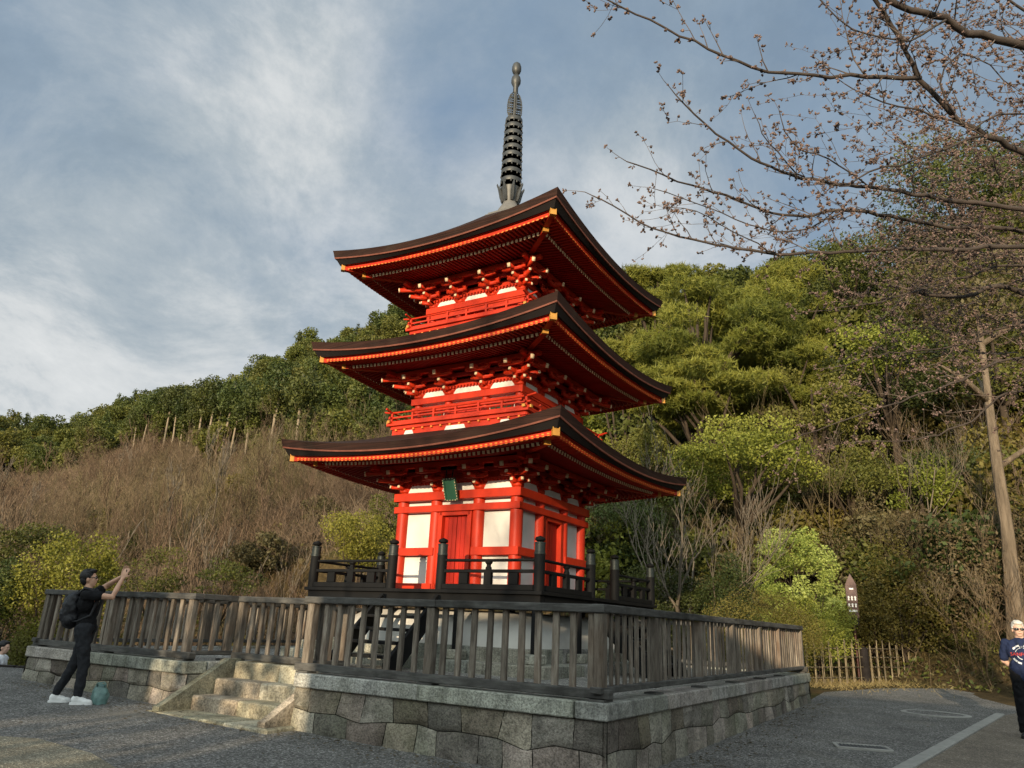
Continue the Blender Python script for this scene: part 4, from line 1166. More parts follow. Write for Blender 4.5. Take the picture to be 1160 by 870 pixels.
for az, r in rows:
    if az > -9.5 and az < 9 and (r < 62 or rr.random() < .5): continue
    k = rr.random(); fs = .82+.2*min(1,max(0,(r-80)/90))
    if k < .72: put(rr.choice(FR), 'evergreen_tree', az, r, fs*rr.uniform(.75,1.2), 'rounded evergreen tree in the dense wood on the far hill', 'tree', 'rounded trees of the far wood')
    elif k < .84: put(rr.choice(FD), 'evergreen_tree', az, r, fs*rr.uniform(.8,1.15), 'darker rounded evergreen tree in the dense wood on the far hill', 'tree', 'dark trees of the far wood')
    elif k < .88: put(FY[0], 'evergreen_tree', az, r, fs*rr.uniform(.8,1.05), 'yellowish leafy tree in the dense wood on the far hill', 'tree', 'yellowish trees of the far wood')
    else: put(rr.choice(FC), 'conifer_tree', az, r, fs*rr.uniform(.7,1.05), 'pointed conifer in the dense wood on the far hill', 'tree', 'conifers of the far wood')
# cedars with bare pale trunks along the lower edge of the wood
for px_, py_, hh in ((160,505,.75),(176,498,.85),(187,497,.9),(196,495,.85),(213,500,.9),(222,520,1.0),(232,512,1.05),(242,500,.95),(250,514,1.05),(301,528,1.05),(306,505,.9),(339,492,.95),(150,508,.7),(203,506,.8),(262,498,.9),(280,502,.9)):
    a = at(px_, py_, 80); azc = math.degrees(math.atan2(a.x, a.y)); r_ = r1r2(azc)[1]-7.2
    put(rr.choice(FT), 'cedar_tree', azc, r_+rr.uniform(-1,1), hh*.95, 'cedar with bare pale trunk at the lower edge of the far wood', 'tree', 'pale trunked cedars of the far wood', -.9, hh*.92)
# bare saplings on the brown slope
BT = [bare_mesh(100+i, 4.6, .055, 3, 1, .42, .45, (3,5), 'twig_brown', .013) for i in range(4)]+[bare_mesh(110+i, 3.6, .045, 2, 3, .45, .4, (3,5), 'twig_brown', .012) for i in range(3)]
BG = [bare_mesh(120+i, 5.4, .07, 3, 1, .4, .5, (3,4), 'twig_grey', .014) for i in range(2)]
BN = [bare_mesh(140+i, 4.2, .035, 4, 2, .5, .3, (3,4), 'twig_brown', .006) for i in range(4)]
az = -40.0; n = 0
while az < -7:
    r0_, ra, rb = r1r2(az); r = r0_+rr.uniform(0,2.5)
    while r < ra-8:
        a_ = az+rr.uniform(-1,1)
        if rr.random() < .87: put(rr.choice(BT if rr.random() < .45 else BN), 'bare_tree', a_, r, rr.uniform(.7,1.15), 'leafless brown sapling among many on the bare slope left of the pagoda', 'bare tree', 'leafless saplings on the brown slope')
        else: put(rr.choice(BG), 'bare_tree', a_, r, rr.uniform(.75,1.1), 'leafless pale stemmed tree among the brown saplings of the bare slope', 'bare tree', 'pale stemmed trees on the brown slope')
        n += 1; r += (3.1+rr.uniform(-.5,.6))*max(1,r/48)**1.6
    az += 1.95
# brush: the unbroken mass of twigs between them
def brush(name, label, azs, rfun, n, h, mats, seed, w=.012, leafn=0, leafsize=.2, leafmats=(), cat='brush'):
    rg = np.random.default_rng(seed); mb = MB()
    A = rg.uniform(*azs, n); nb_ = 6 if n > 9000 else 4; P0 = []; P1 = []; R0 = []; ti = []
    for a in A:
        lo, hi = rfun(a); r = math.sqrt(rg.uniform(lo*lo, hi*hi)); x, y = azr(a, r); z = terrain(x, y)
        H = h*rg.uniform(.4,1.2); b = (x, y, z-.1); nb = nb_
        t = rg.uniform(-.6,.6,2)
        top = (x+t[0]*H, y+t[1]*H, z+H); P0.append(b); P1.append(top); R0.append(w*(r/40)*1.2); ti.append(rg.uniform(0,1))
        for _ in range(nb):
            f = rg.uniform(.25,.9); s = tuple(b[i]+(top[i]-b[i])*f for i in range(3)); u = rg.uniform(-.9,.9,2)
            P0.append(s); P1.append((s[0]+u[0]*H*.6, s[1]+u[1]*H*.6, s[2]+H*rg.uniform(.15,.5))); R0.append(w*(r/40)*.8); ti.append(rg.uniform(0,1))
    R0 = np.array(R0); segs(mb, P0, P1, R0, R0*.45, 0, 3, np.array(ti))
    M_ = [M[mats]]
    for j, (lm, ln, ls) in enumerate(leafmats):
        A = rg.uniform(*azs, ln); pos = np.zeros((ln,3))
        for i, a in enumerate(A):
            lo, hi = rfun(a); r = math.sqrt(rg.uniform(lo*lo, hi*hi)); x, y = azr(a, r)
            m_ = math.sin(x*.9+seed)*math.sin(y*.8+x*.3)
            pos[i] = (x, y, terrain(x, y)+abs(rg.normal(0,.35))*(1+m_)*h*.5)
        V, Q, T = leaf_quads(rg, pos, ls, .55, .8, rg.uniform(0,1,ln)); mb.quads(V, Q, j+1, T); M_.append(M[lm])
    o = mb.build(name, M_); tag(o, label, cat, kind='stuff'); return o
brush('thicket', 'brown leafless thicket covering the slope left of the pagoda', (-41,-6), lambda a: (r1r2(a)[0]-3, r1r2(a)[1]-4), 15000, 1.55, 'twig_brown', 3, .0085, leafmats=(('leaf_dead',16000,.26),('leaf_olive',2500,.26)))
brush('undergrowth', 'brown and green undergrowth on the shaded hillside right of the pagoda', (2,43), lambda a: (r1r2(a)[0]-.6, 62), 2600, 1.5, 'twig_brown', 5, .010, leafmats=(('leaf_dead',46000,.13),('leaf_olive',30000,.13),('leaf_dark',30000,.14)))
brush('forest_floor', 'dark leafy forest floor under the trees of the far wood', (-41,11), lambda a: (r1r2(a)[1]-5, r1r2(a)[2]+6), 200, 2.6, 'twig_brown', 7, .02, leafmats=(('leaf_dark',36000,.5),('leaf_forest',60000,.5)))

# ---- trees and shrubs one can tell apart
def shrub(name, label, cat, px_, py_, rx, ry, r, leaf, group=None, depthk=1.0, nclump=14, cr=.45, nleaf=3500, size=.12, aspect=.55, flat=.75, up=.5, seed=None, trunkmat='trunk', tuft=0, base=None, tr=.05, limbs=7, parts=True):
    """crown fitted to a measured centre and half widths, standing on a trunk rooted in the slope below it"""
    c = at(px_, py_, r); k = r/842.02/math.cos(math.atan2(c.z-CAMZ, r)*.9)
    R = (rx*k, rx*k*depthk, ry*k)
    bx, by = (c.x, c.y) if base is None else base
    zb = terrain(bx, by) if math.hypot(bx,by) > 19 else gz(bx, by)
    zb = min(zb, c.z-R[2]*.3)
    if not tuft: size *= .68; nleaf = int(nleaf*1.9)
    seed = int(px_*7+py_) if seed is None else seed
    if name == 'bush' and 0 < c.z-R[2]-zb < 2.2:      # bushes are leafy down to the ground
        top = c.z+R[2]; c.z = (top+zb)/2; R = (R[0], R[1], (top-zb)/2*1.05); nleaf = int(nleaf*1.25)
    t = thing(name, label, cat, (bx, by, zb), 0, group)
    lc = Vector((c.x-bx, c.y-by, c.z-zb))
    mb = MB(); cen, sc = crown(mb, R, tuple(lc), nclump, cr, nleaf, size, aspect, flat, seed, up, tuft=tuft)
    mb.build('crown', M[leaf], t)
    mb = MB(); rnd = random.Random(seed)
    fork = lc*.55 if lc.z > R[2]*1.2 else lc*.25
    mb.tube([(0,0,-.4), fork*.5+Vector((rnd.uniform(-.1,.1),0,0)), fork, lc+Vector((0,0,R[2]*.3))],[tr,tr*.85,tr*.7,tr*.25],8)
    idx = sorted(range(len(cen)), key=lambda i: rnd.random())[:limbs]
    for i in idx:
        e = Vector(cen[i]); m_ = fork.lerp(e, .5)+Vector((rnd.uniform(-.1,.1),rnd.uniform(-.1,.1),rnd.uniform(0,.15)))*R[0]
        mb.tube([fork, m_, e],[tr*.55,tr*.38,tr*.12],6)
    mb.build('trunk', M[trunkmat], t, smooth=True)
    return t
# skyline and upper right
shrub('evergreen_tree','tall dark evergreen rising above the hill at the top right, behind the cherry twigs','tree',1090,238,92,84,50,'leaf_dark',nclump=40,cr=.36,nleaf=15000,size=.34,tr=.35,limbs=10)
shrub('evergreen_tree','olive evergreen at the right edge below the tall dark tree','tree',1150,285,60,60,46,'leaf_olive',nclump=20,cr=.36,nleaf=5000,size=.3,tr=.25)
shrub('evergreen_tree','olive tree below the tall dark evergreen at upper right','tree',1075,330,85,48,42,'leaf_olive',nclump=22,cr=.36,nleaf=5500,size=.24,tr=.25)
shrub('evergreen_tree','dull green tree on the skyline right of the pine','tree',960,312,70,38,50,'leaf_forest',nclump=20,cr=.36,nleaf=4500,size=.28,tr=.25)
shrub('pine_tree','big spreading pine with layered olive needles right of the pagoda','tree',800,385,100,92,33,'leaf_pine',nclump=46,cr=.26,nleaf=9000,size=.25,aspect=.12,flat=.42,tuft=9,tr=.26,limbs=20,seed=4)
shrub('pine_tree','second pine behind the big one, its top rounded and dense','tree',885,372,82,72,37,'leaf_pine',nclump=38,cr=.27,nleaf=6500,size=.27,aspect=.12,flat=.45,tuft=9,tr=.24,limbs=16,seed=9)
shrub('pine_tree','pine whose top shows just right of the uppermost pagoda roof','tree',742,335,62,42,40,'leaf_pine',nclump=30,cr=.3,nleaf=4600,size=.28,aspect=.12,flat=.45,tuft=9,tr=.22,limbs=12,seed=14)
shrub('pine_tree','low pine with drooping tufts under the big spreading pine','tree',795,455,92,40,31,'leaf_pine',nclump=34,cr=.27,nleaf=5200,size=.25,aspect=.12,flat=.45,tuft=9,tr=.2,limbs=14,seed=31)
shrub('pine_tree','shaded pine between the roof tips and the big pine','tree',712,425,50,55,37,'leaf_pine',nclump=26,cr=.3,nleaf=4200,size=.25,aspect=.12,flat=.5,tuft=9,tr=.18,limbs=10,seed=37)
shrub('pine_tree','pine with lower tufts right of the big pine, above the dull green tree','tree',885,435,70,42,34,'leaf_pine',nclump=28,cr=.3,nleaf=4600,size=.25,aspect=.12,flat=.45,tuft=9,tr=.18,limbs=12,seed=41)
shrub('evergreen_tree','dark glossy broadleaf tree right of the pines in mid slope','tree',1005,415,72,68,35,'leaf_dark',nclump=22,cr=.34,nleaf=6500,size=.22,tr=.22)
shrub('evergreen_tree','bright green leaf sprays hanging before the dark broadleaf tree','tree',1000,395,48,38,33.5,'leaf_bright',nclump=18,cr=.3,nleaf=1300,size=.22,tr=.1)
shrub('evergreen_tree','olive tree at the right edge above the pale leaning trunk','tree',1125,395,72,60,36,'leaf_olive',nclump=20,cr=.34,nleaf=4200,size=.22,tr=.2)
shrub('evergreen_tree','dull green tree between pines and bright broadleaf bush','tree',920,455,66,50,32,'leaf_forest',nclump=20,cr=.36,nleaf=4800,size=.2,tr=.18)
shrub('broadleaf_tree','wide bright green broadleaf tree right of the lowest pagoda roof','tree',835,525,92,48,27.5,'leaf_bright',nclump=26,cr=.34,nleaf=8500,size=.17,tr=.16,limbs=10)
shrub('broadleaf_tree','small olive tree between lowest roof tip and bright broadleaf tree','tree',735,520,58,44,31,'leaf_olive',nclump=18,cr=.38,nleaf=4500,size=.18,tr=.13)
shrub('broadleaf_tree','dark shrub tree behind the right end of the lowest roof','tree',708,600,62,50,28,'leaf_dark',nclump=18,cr=.4,nleaf=5000,size=.17,tr=.13)
shrub('broadleaf_tree','green leafy tree on the slope left of the pale leaning trunk','tree',1043,560,45,52,30,'leaf_bright',nclump=16,cr=.36,nleaf=3600,size=.17,tr=.12)
shrub('broadleaf_tree','dark green tree beside the pale leaning trunk','tree',1085,545,45,48,32,'leaf_dark',nclump=16,cr=.38,nleaf=3500,size=.18,tr=.12)
shrub('broadleaf_tree','small deep green tree above the lime coloured shrub','tree',960,540,52,42,30.5,'leaf_forest',nclump=16,cr=.38,nleaf=3500,size=.17,tr=.12)
shrub('bush','brown leafless looking bush in mid slope above the brown sign','bush',985,598,62,42,28,'leaf_dead',nclump=18,cr=.38,nleaf=3000,size=.15,tr=.06)
shrub('bush','brown bush covering the bank left of the man in navy shirt','bush',1085,630,70,52,27,'leaf_dead',nclump=20,cr=.38,nleaf=3800,size=.15,tr=.07)
shrub('bush','brown bush at the right edge behind the man in navy shirt','bush',1165,610,55,62,28,'leaf_dead',nclump=16,cr=.38,nleaf=3000,size=.15,tr=.07)
shrub('bush','olive brown bush between the sign and the bank','bush',1015,655,45,40,26,'leaf_azalea',nclump=16,cr=.4,nleaf=3200,size=.13,tr=.06)
shrub('bush','pale lime green shrub in tiers, sunlit, left of the brown sign','shrub',903,640,50,50,24.2,'leaf_lime',nclump=70,cr=.21,nleaf=8500,size=.12,flat=.5,tr=.05,limbs=16,up=1.2,seed=3)
shrub('bush','dark green glossy bush left of the lime coloured shrub','bush',822,655,40,30,22,'leaf_dark',nclump=14,cr=.42,nleaf=3600,size=.10,tr=.05)
shrub('bush','green bush under the lime shrub behind the end of the fence','bush',925,706,46,32,23.3,'leaf_bright',nclump=16,cr=.4,nleaf=5200,size=.085,tr=.05)
shrub('bush','clipped russet azalea mound beyond the right side fence','bush',862,688,64,21,20.2,'leaf_azalea',nclump=22,cr=.36,nleaf=9000,size=.06,tr=.04)
shrub('bush','brown vine covered bush behind the bamboo fence beside the sign','bush',990,700,42,42,26,'leaf_azalea',nclump=18,cr=.4,nleaf=5200,size=.09,tr=.05)
shrub('bush','wide green bush drooping at the right end of the bamboo fence','bush',1082,712,50,36,27.8,'leaf_olive',nclump=20,cr=.38,nleaf=7000,size=.09,tr=.05)
shrub('bush','small sunlit green bush at the tip of the wide bush','bush',1112,714,18,26,27,'leaf_bright',nclump=10,cr=.42,nleaf=1600,size=.09,tr=.03)
shrub('bush','dark shaded bush just behind the rear corner of the veranda','bush',720,668,48,36,22.5,'leaf_dark',nclump=14,cr=.42,nleaf=4200,size=.11,tr=.05)
shrub('bush','dark bush at the foot of the pale multi stemmed tree','bush',778,672,36,28,22,'leaf_dark',nclump=12,cr=.42,nleaf=3000,size=.11,tr=.05)
# left side
shrub('bush','yellow green bush close to the left end of the veranda','bush',412,612,46,44,26,'leaf_yellow',nclump=18,cr=.4,nleaf=5200,size=.12,tr=.07)
shrub('bush','olive bush behind the yellow green one, next to the pagoda wall','bush',446,590,30,40,28,'leaf_olive',nclump=14,cr=.42,nleaf=3200,size=.14,tr=.08)
shrub('bush','large yellow green bush behind the man with the backpack','bush',78,652,46,55,23,'leaf_yellow',nclump=20,cr=.38,nleaf=6500,size=.12,tr=.07,seed=22)
shrub('bush','dark green bush at the left edge of the picture','bush',-8,690,34,66,23.5,'leaf_dark',nclump=18,cr=.4,nleaf=6500,size=.10,tr=.06)
shrub('bush','low olive bush between dark bush and the left end of the terrace','bush',22,728,26,20,22.4,'leaf_olive',nclump=12,cr=.42,nleaf=2600,size=.08,tr=.03)
shrub('bush','small olive bush behind the left fence, beyond the raised hands','bush',178,648,34,32,27,'leaf_olive',nclump=14,cr=.38,nleaf=1500,size=.12,tr=.04)
shrub('bush','sparse olive bush behind the left fence, right of centre','bush',255,655,42,26,28,'leaf_olive',nclump=14,cr=.36,nleaf=1300,size=.12,tr=.04)
shrub('bush','tall thin olive bush at the far left behind the large yellow bush','bush',25,620,34,38,30,'leaf_olive',nclump=12,cr=.4,nleaf=2200,size=.15,tr=.05)
# trees scattered over the upper right slope
for i in range(58):
    a_ = rr.uniform(4,42); r_ = rr.uniform(42,76)
    k = rr.random()
    if k < .45: put(rr.choice(FR), 'evergreen_tree', a_, r_, rr.uniform(.6,1.0), 'rounded evergreen tree in the wood on the hillside right of the pagoda', 'tree', 'rounded trees of the right hillside')
    elif k < .72: put(rr.choice(FD), 'evergreen_tree', a_, r_, rr.uniform(.6,1.0), 'dark rounded evergreen in the wood on the hillside right of the pagoda', 'tree', 'dark trees of the right hillside')
    else: put(FY[0], 'evergreen_tree', a_, r_, rr.uniform(.55,.9), 'yellowish leafy tree in the wood on the hillside right of the pagoda', 'tree', 'yellowish trees of the right hillside')
for i in range(46):
    a_ = rr.uniform(5,42); r_ = rr.uniform(27,46)
    put(rr.choice(BN), 'bare_tree', a_, r_, rr.uniform(.55,.95), 'leafless brown sapling among the bushes of the right hillside', 'bare tree', 'leafless saplings of the right hillside')
SH = []
for i, lf in enumerate(('leaf_forest','leaf_dark','leaf_olive','leaf_dead','leaf_azalea','leaf_bright')):
    mb = MB(); crown(mb, (1.5,1.5,1.25), (0,0,.95), 22, .36, 3400, .15, .55, .7, 300+i, .6); mb.tube([(0,0,-.4),(0,0,.8)],[.06,.04],6,1); SH.append((lf, mb.mesh('bush', [M[lf], M['trunk']])))
DES = {'leaf_forest':'green bush','leaf_dark':'dark green bush','leaf_olive':'olive bush','leaf_dead':'dry brown bush','leaf_azalea':'russet bush','leaf_bright':'bright green bush'}
for i in range(150):
    a_ = rr.uniform(6,42); r_ = 27.5+22*rr.random()**1.3; lf, me_ = rr.choice(SH[:5] if rr.random() < .85 else SH)
    put(me_, 'bush', a_, r_, rr.uniform(.75,1.6)*(1 if r_ < 38 else 1.4), DES[lf]+' among the crowded bushes of the hillside right of the pagoda', 'bush', DES[lf].replace('bush','bushes')+' of the right hillside')
for i in range(46):
    a_ = rr.uniform(-39,-7); q_ = r1r2(a_); r_ = q_[0]+1+(min(q_[1],75)-q_[0]-8)*rr.random()**1.5; k = rr.random()
    lf, me_ = SH[3] if k < .62 else (SH[4] if k < .8 else SH[2])
    put(me_, 'bush', a_, r_, rr.uniform(.7,1.25), DES[lf]+' among the leafless saplings of the brown slope at the left', 'bush', DES[lf].replace('bush','bushes')+' of the brown slope')
# pale bare tree with several stems behind the veranda
def bare_thing(label, base, H, r0, seed, stems, spread, upb, kids, mat, minr, depth=3, n=5):
    x, y = base; t = thing('bare_tree', label, 'bare tree', (x, y, max(terrain(x,y), gz(x,y)-.1)))
    r = random.Random(seed); out = []
    for s in range(stems):
        a = 6.28*s/stems+r.uniform(-.4,.4); k = r.uniform(.25,.75)
        grow(r, (0,0,-.2 if s == 0 else r.uniform(.2,.8)), (math.cos(a)*k, math.sin(a)*k, 1), H*r.uniform(.5,.7), r0*r.uniform(.6,1), depth, out, spread, upb, .6, kids, 5, .12, minr)
    big = [o for o in out if o[2] > r0*.4]; small = [o for o in out if o[2] <= r0*.4]
    mb = MB(); add_grow(mb, big, 0, n); mb.tube([(0,0,-.3),(0,0,.9)],[r0*1.5,r0*1.1],8); mb.build('trunk', M[mat], t, smooth=True)
    mb = MB(); add_grow(mb, small, 0, 3); tag(mb.build('twigs', M[mat], t, smooth=True), kind='stuff')
    return t
q = at(768, 690, 22.5); bare_thing('pale leafless tree with several stems, rising behind the rear corner of the veranda', (q.x,q.y), 5.6, .085, 12, 6, .5, .3, (3,5), 'twig_grey', .006)
q = at(950, 640, 29); bare_thing('leafless grey tree rising above the lime coloured shrub', (q.x,q.y), 6.0, .045, 15, 3, .5, .3, (3,5), 'twig_brown', .005)
q = at(1045, 640, 30); bare_thing('leafless grey tree left of the pale leaning trunk', (q.x,q.y), 6.4, .045, 18, 3, .5, .3, (3,5), 'twig_grey', .005)
q = at(880, 640, 30); bare_thing('leafless pale tree behind the bright broadleaf tree', (q.x,q.y), 6.2, .04, 21, 3, .5, .3, (3,5), 'twig_brown', .005)
# big pale trunk leaning at the right
b0 = at(1150, 705, 25.5); pts = [at(1152,712,25.5), at(1146,650,25.5), at(1139,590,25.6), at(1130,530,25.7), at(1120,455,25.9), at(1112,390,26.2), at(1104,330,26.5)]
zb = terrain(b0.x, b0.y); t = thing('tall_tree', 'tall tree with thick pale leaning trunk behind the man in navy shirt', 'tree', (b0.x,b0.y,zb)); o0 = Vector((b0.x,b0.y,zb))
pp = [p-o0 for p in pts]; pp[0].z = min(pp[0].z, -.3)
mb = MB(); r_ = random.Random(3); NR_, NK = 70, 26; rad_ = [.30,.185,.155,.14,.115,.085,.04]; V = []; F = []
fur = [r_.uniform(-.07,.07) for _ in range(NK)]
for i in range(NR_+1):
    t_ = i/NR_*(len(pp)-1); j = min(len(pp)-2, int(t_)); f = t_-j; c_ = pp[j].lerp(pp[j+1], f); R_ = rad_[j]+(rad_[j+1]-rad_[j])*f
    if i < 8: R_ *= 1+.35*(1-i/8)**2
    for k in range(NK):
        a = 6.283*k/NK; fur[k] = max(-.10,min(.10,fur[k]+r_.gauss(0,.022))); q_ = R_*(1+fur[k]+r_.uniform(-.025,.025)+.05*math.sin(a*3+i*.15)); V.append((c_.x+q_*math.cos(a), c_.y+q_*math.sin(a), c_.z))
for i in range(NR_):
    for k in range(NK): F.append((i*NK+k,i*NK+(k+1)%NK,(i+1)*NK+(k+1)%NK,(i+1)*NK+k))
mb.add(V,F)
for i, (s, L) in enumerate(((3,2.2),(4,2.6),(5,2.4),(4,1.8),(5,2.0),(6,1.6))):
    a = r_.uniform(0,6.28); e = pp[s]+Vector((math.cos(a)*L,math.sin(a)*L*.6,L*.5)); mb.tube([pp[s],pp[s].lerp(e,.5)+Vector((0,0,.15)),e],[.10,.07,.03],8)
mb.build('trunk', M['trunkpale'], t, smooth=True)
mb = MB(); cc = pp[6]+Vector((0,0,.3)); crown(mb,(3.2,2.6,2.5),tuple(cc),24,.34,4200,.17,.5,.6,31,.5); mb.build('crown', M['leaf_dead'], t)

for a_, r_, s_ in ((30.5,26.8,.8),(32.0,24.6,.62),(33.6,24.4,.7),(34.6,25.2,.85),(29.2,27.4,.75),(27.6,28.2,.8)):
    put(rr.choice(BN), 'bare_tree', a_, r_, s_, 'leafless brown sapling among the bushes of the right hillside', 'bare tree', 'leafless saplings of the right hillside')
# dry grass along the foot of the bamboo fences
rg = np.random.default_rng(8); mb = MB(); n = 5200
t_ = rg.uniform(-.06,1.32,n); o_ = rg.normal(0,.6,n)*np.abs(rg.normal(1,.4,n))
P = np.array([B0.x,B0.y])+np.outer(t_, np.array([B1.x-B0.x,B1.y-B0.y]))+np.outer(o_-.1, np.array([.585,-.811]))
P0 = np.stack([P[:,0],P[:,1],[max(gz(x,y),terrain(x,y)) for x,y in P]],1); L_ = rg.uniform(.03,.17,n)*rg.choice([.5,1,1.3],n)
d_ = np.stack([rg.normal(0,.9,n),rg.normal(0,.9,n),np.ones(n)],1)
segs(mb, P0, P0+unit(d_)*L_[:,None], np.full(n,.006), np.full(n,.001), 0, 3, rg.uniform(0,1,n))
tag(mb.build('dry_grass', M['drygrass']), 'straw coloured dry grass and litter at the foot of the bamboo fences', 'grass', kind='stuff')
# ------------------------------------------------------------------ people
from mathutils.bvhtree import BVHTree
M['skin'] = simple('skin', (.52,.30,.20), .55, .12, 14, .03, .3)
M['skinpale'] = simple('pale_skin', (.60,.38,.28), .55, .12, 14, .03, .3)
M['hairblack'] = simple('black_hair', (.010,.009,.009), .55, .4, 60, .4, .35, stretch=(1,1,.3))
M['hairgrey'] = simple('grey_white_hair', (.55,.53,.48), .6, .25, 60, .4, .3, stretch=(1,1,.3))
M['clothblack'] = simple('black_cotton', (.009,.009,.010), .9, .3, 25, .2, .15)
M['trousergrey'] = simple('charcoal_trousers', (.020,.021,.024), .85, .3, 18, .3, .15)
M['navy'] = simple('navy_cotton', (.016,.024,.058), .9, .2, 20, .2, .15)
M['whitecloth'] = simple('white_cotton', (.70,.72,.75), .9, .1, 12, .2, .15)
M['shoewhite'] = simple('white_leather', (.72,.72,.70), .5, .08, 20, .05, .4)
M['shoeblack'] = simple('black_shoe', (.012,.012,.012), .55, .3, 20, .05, .4)
M['nylon'] = simple('black_nylon', (.010,.010,.012), .6, .4, 30, .25, .35)
M['blackplastic'] = simple('black_plastic', (.01,.01,.011), .25, .2, 20, 0, .5)
M['lip'] = simple('lips', (.38,.14,.11), .6, .1, 20, 0, .3)
M['redprint'] = simple('red_print', (.55,.06,.04), .8, .1, 20, 0, .2)
M['whiteprint'] = simple('white_print', (.60,.62,.64), .8, .1, 20, 0, .2)
M['teal'] = simple('teal_plastic_bag', (.11,.20,.185), .35, .35, 14, .4, .5, dist=.02)
def capsule(mb, pts, rs, n=12, flat=None):
    """tapered limb with round joints"""
    mb.tube(pts, rs, n)
    for p, r in zip(pts, rs): mb.ell(p, (r,r,r), n)
FT_ = bpy.data.textures.new('folds', 'CLOUDS'); FT_.noise_scale = .085; FT_.noise_depth = 2
def fuse(name, mb, mat, parent, voxel=.009, it=5, fac=.6):
    """one continuous surface out of overlapping forms"""
    me = mb.mesh(name, [mat]); tmp = bpy.data.objects.new('tmp', me); COL.objects.link(tmp)
    r = tmp.modifiers.new('r', 'REMESH'); r.mode = 'VOXEL'; r.voxel_size = voxel
    s = tmp.modifiers.new('s', 'SMOOTH'); s.factor = fac; s.iterations = it
    if name in ('t_shirt','trousers','shirt','bag'):
        d = tmp.modifiers.new('d', 'DISPLACE'); d.texture = FT_; d.strength = .034; d.mid_level = .5; d.texture_coords = 'LOCAL'
    dg = bpy.context.evaluated_depsgraph_get(); dg.update()
    out = bpy.data.meshes.new_from_object(tmp.evaluated_get(dg)); out.name = name
    bpy.data.objects.remove(tmp); bpy.data.meshes.remove(me)
    out.polygons.foreach_set('use_smooth', [True]*len(out.polygons))
    if not out.materials: out.materials.append(mat)
    return link(name, out, parent)
def hand(mb, wrist, d, palm_n, curl=.5, side=1, s=1.0):
    """palm, four unequal bent fingers and a thumb from the side of the palm"""
    w = Vector(wrist); d = Vector(d).normalized(); n = Vector(palm_n); n = (n-d*n.dot(d)).normalized(); l = d.cross(n)*side
    for k in range(4):
        off = l*(.033-.022*k)*s
        mb.tube([w+off*.5, w+off+d*.088*s],[.013*s,.013*s],8)
        L = (.070,.080,.075,.058)[k]*s; p = w+off+d*.085*s; q = d.copy(); pts = [p]; 
        for seg, f in enumerate((.45,.32,.23)):
            q = (q+n*curl*(.5+.35*seg)).normalized(); pts.append(pts[-1]+q*L*f)
        capsule(mb, pts, [.0095*s,.009*s,.0085*s,.0075*s], 8)
    p = w+d*.03*s+l*.028*s; q1 = p+(d*.5+l*.75+n*.3).normalized()*.035*s; q2 = q1+(d*.8+l*.2+n*.5).normalized()*.030*s; q3 = q2+(d*.8+n*.6).normalized()*.022*s
    capsule(mb, [p,q1,q2,q3],[.014*s,.012*s,.010*s,.008*s],8)
    mb.ell(w+d*.05*s,(.036*s,.036*s,.036*s),10,R=Matrix((l,d*1.15,n*.42)).transposed())
def head(mb, c, R, broad=1.0):
    """skull, face, jaw, nose, lips region, ears; faces local +x"""
    c = Vector(c); P = lambda x,y,z: c+R@Vector((x,y,z))
    E_ = lambda p, r: mb.ell(P(*p), r, 16, R=R)
    E_((-.012,0,.025),(.098,.076*broad,.100)); E_((.018,0,-.035),(.070,.060*broad,.080)); E_((.040,0,-.082),(.040,.038*broad,.032))
    E_((.072,0,.022),(.020,.055*broad,.018)); E_((.092,0,-.018),(.020,.013,.016)); E_((.082,0,.005),(.014,.010,.028))
    E_((.078,0,-.056),(.016,.026,.013))
    for s in (-1,1): E_((.056,s*.034,-.022),(.026,.022,.020)); E_((-.008,s*.078*broad,-.012),(.020,.010,.034))
def rotY(a): return Matrix.Rotation(rad(a),3,'Y')
def rotZ(a): return Matrix.Rotation(rad(a),3,'Z')
def shoe(root, p, yaw, mats, L=.28, up=None):
    Rm = Matrix.Rotation(yaw,4,'Z'); Rm.translation = Vector(p)
    mb = MB(); mb.M = Rm
    mb.ell((.085,0,.035),(.085,.047,.035),12); mb.ell((.0,0,.05),(.10,.042,.045),12); mb.ell((-.055,0,.06),(.05,.040,.055),12); mb.tube([(-.03,0,.05),(-.035,0,.105)],[.044,.046],12)
    o = fuse('shoe', mb, mats[0], root, .008, 3)
    mb = MB(); mb.M = Rm; V = [(-.105,.036),(-.085,.045),(0,.043),(.07,.050),(.12,.046),(.16,.028),(.172,0)]
    poly = V+[(x,-y) for x,y in V[-2::-1]]; mb.prism(poly,-.002,.026,'z'); mb.build('sole', mats[1], o)

# ---- man with backpack photographing the pagoda
q = Vector((-5.80,10.95)); z = gz(*q)
pa = thing('person', 'man in black T-shirt and charcoal trousers, arms raised with phone, at the left fence', 'person', (q.x,q.y,z), rad(14))
fr, fl = Vector((.17,-.10,0)), Vector((-.15,.11,0))
Rh = rotY(-9)@rotZ(4); hc = Vector((-.045,0,1.625))
mb = MB()
head(mb, hc, Rh, .98)
capsule(mb, [(-.03,0,1.42),(-.04,0,1.53)],[.062,.055])
capsule(mb, [(.04,0,.95),(.02,0,1.12),(-.005,0,1.30),(-.015,0,1.40)],[.098,.10,.115,.10]); 
for s in (-1,1): mb.ell((.0,s*.10,1.32),(.10,.10,.13),14); mb.ell((.035,s*.070,.94),(.085,.075,.09),14)
shR, elR, wrR = Vector((0,-.19,1.41)), Vector((.335,-.20,1.395)), Vector((.395,-.085,1.655))
shL, elL, wrL = Vector((0,.19,1.42)), Vector((.13,.27,1.555)), Vector((.355,.07,1.690))
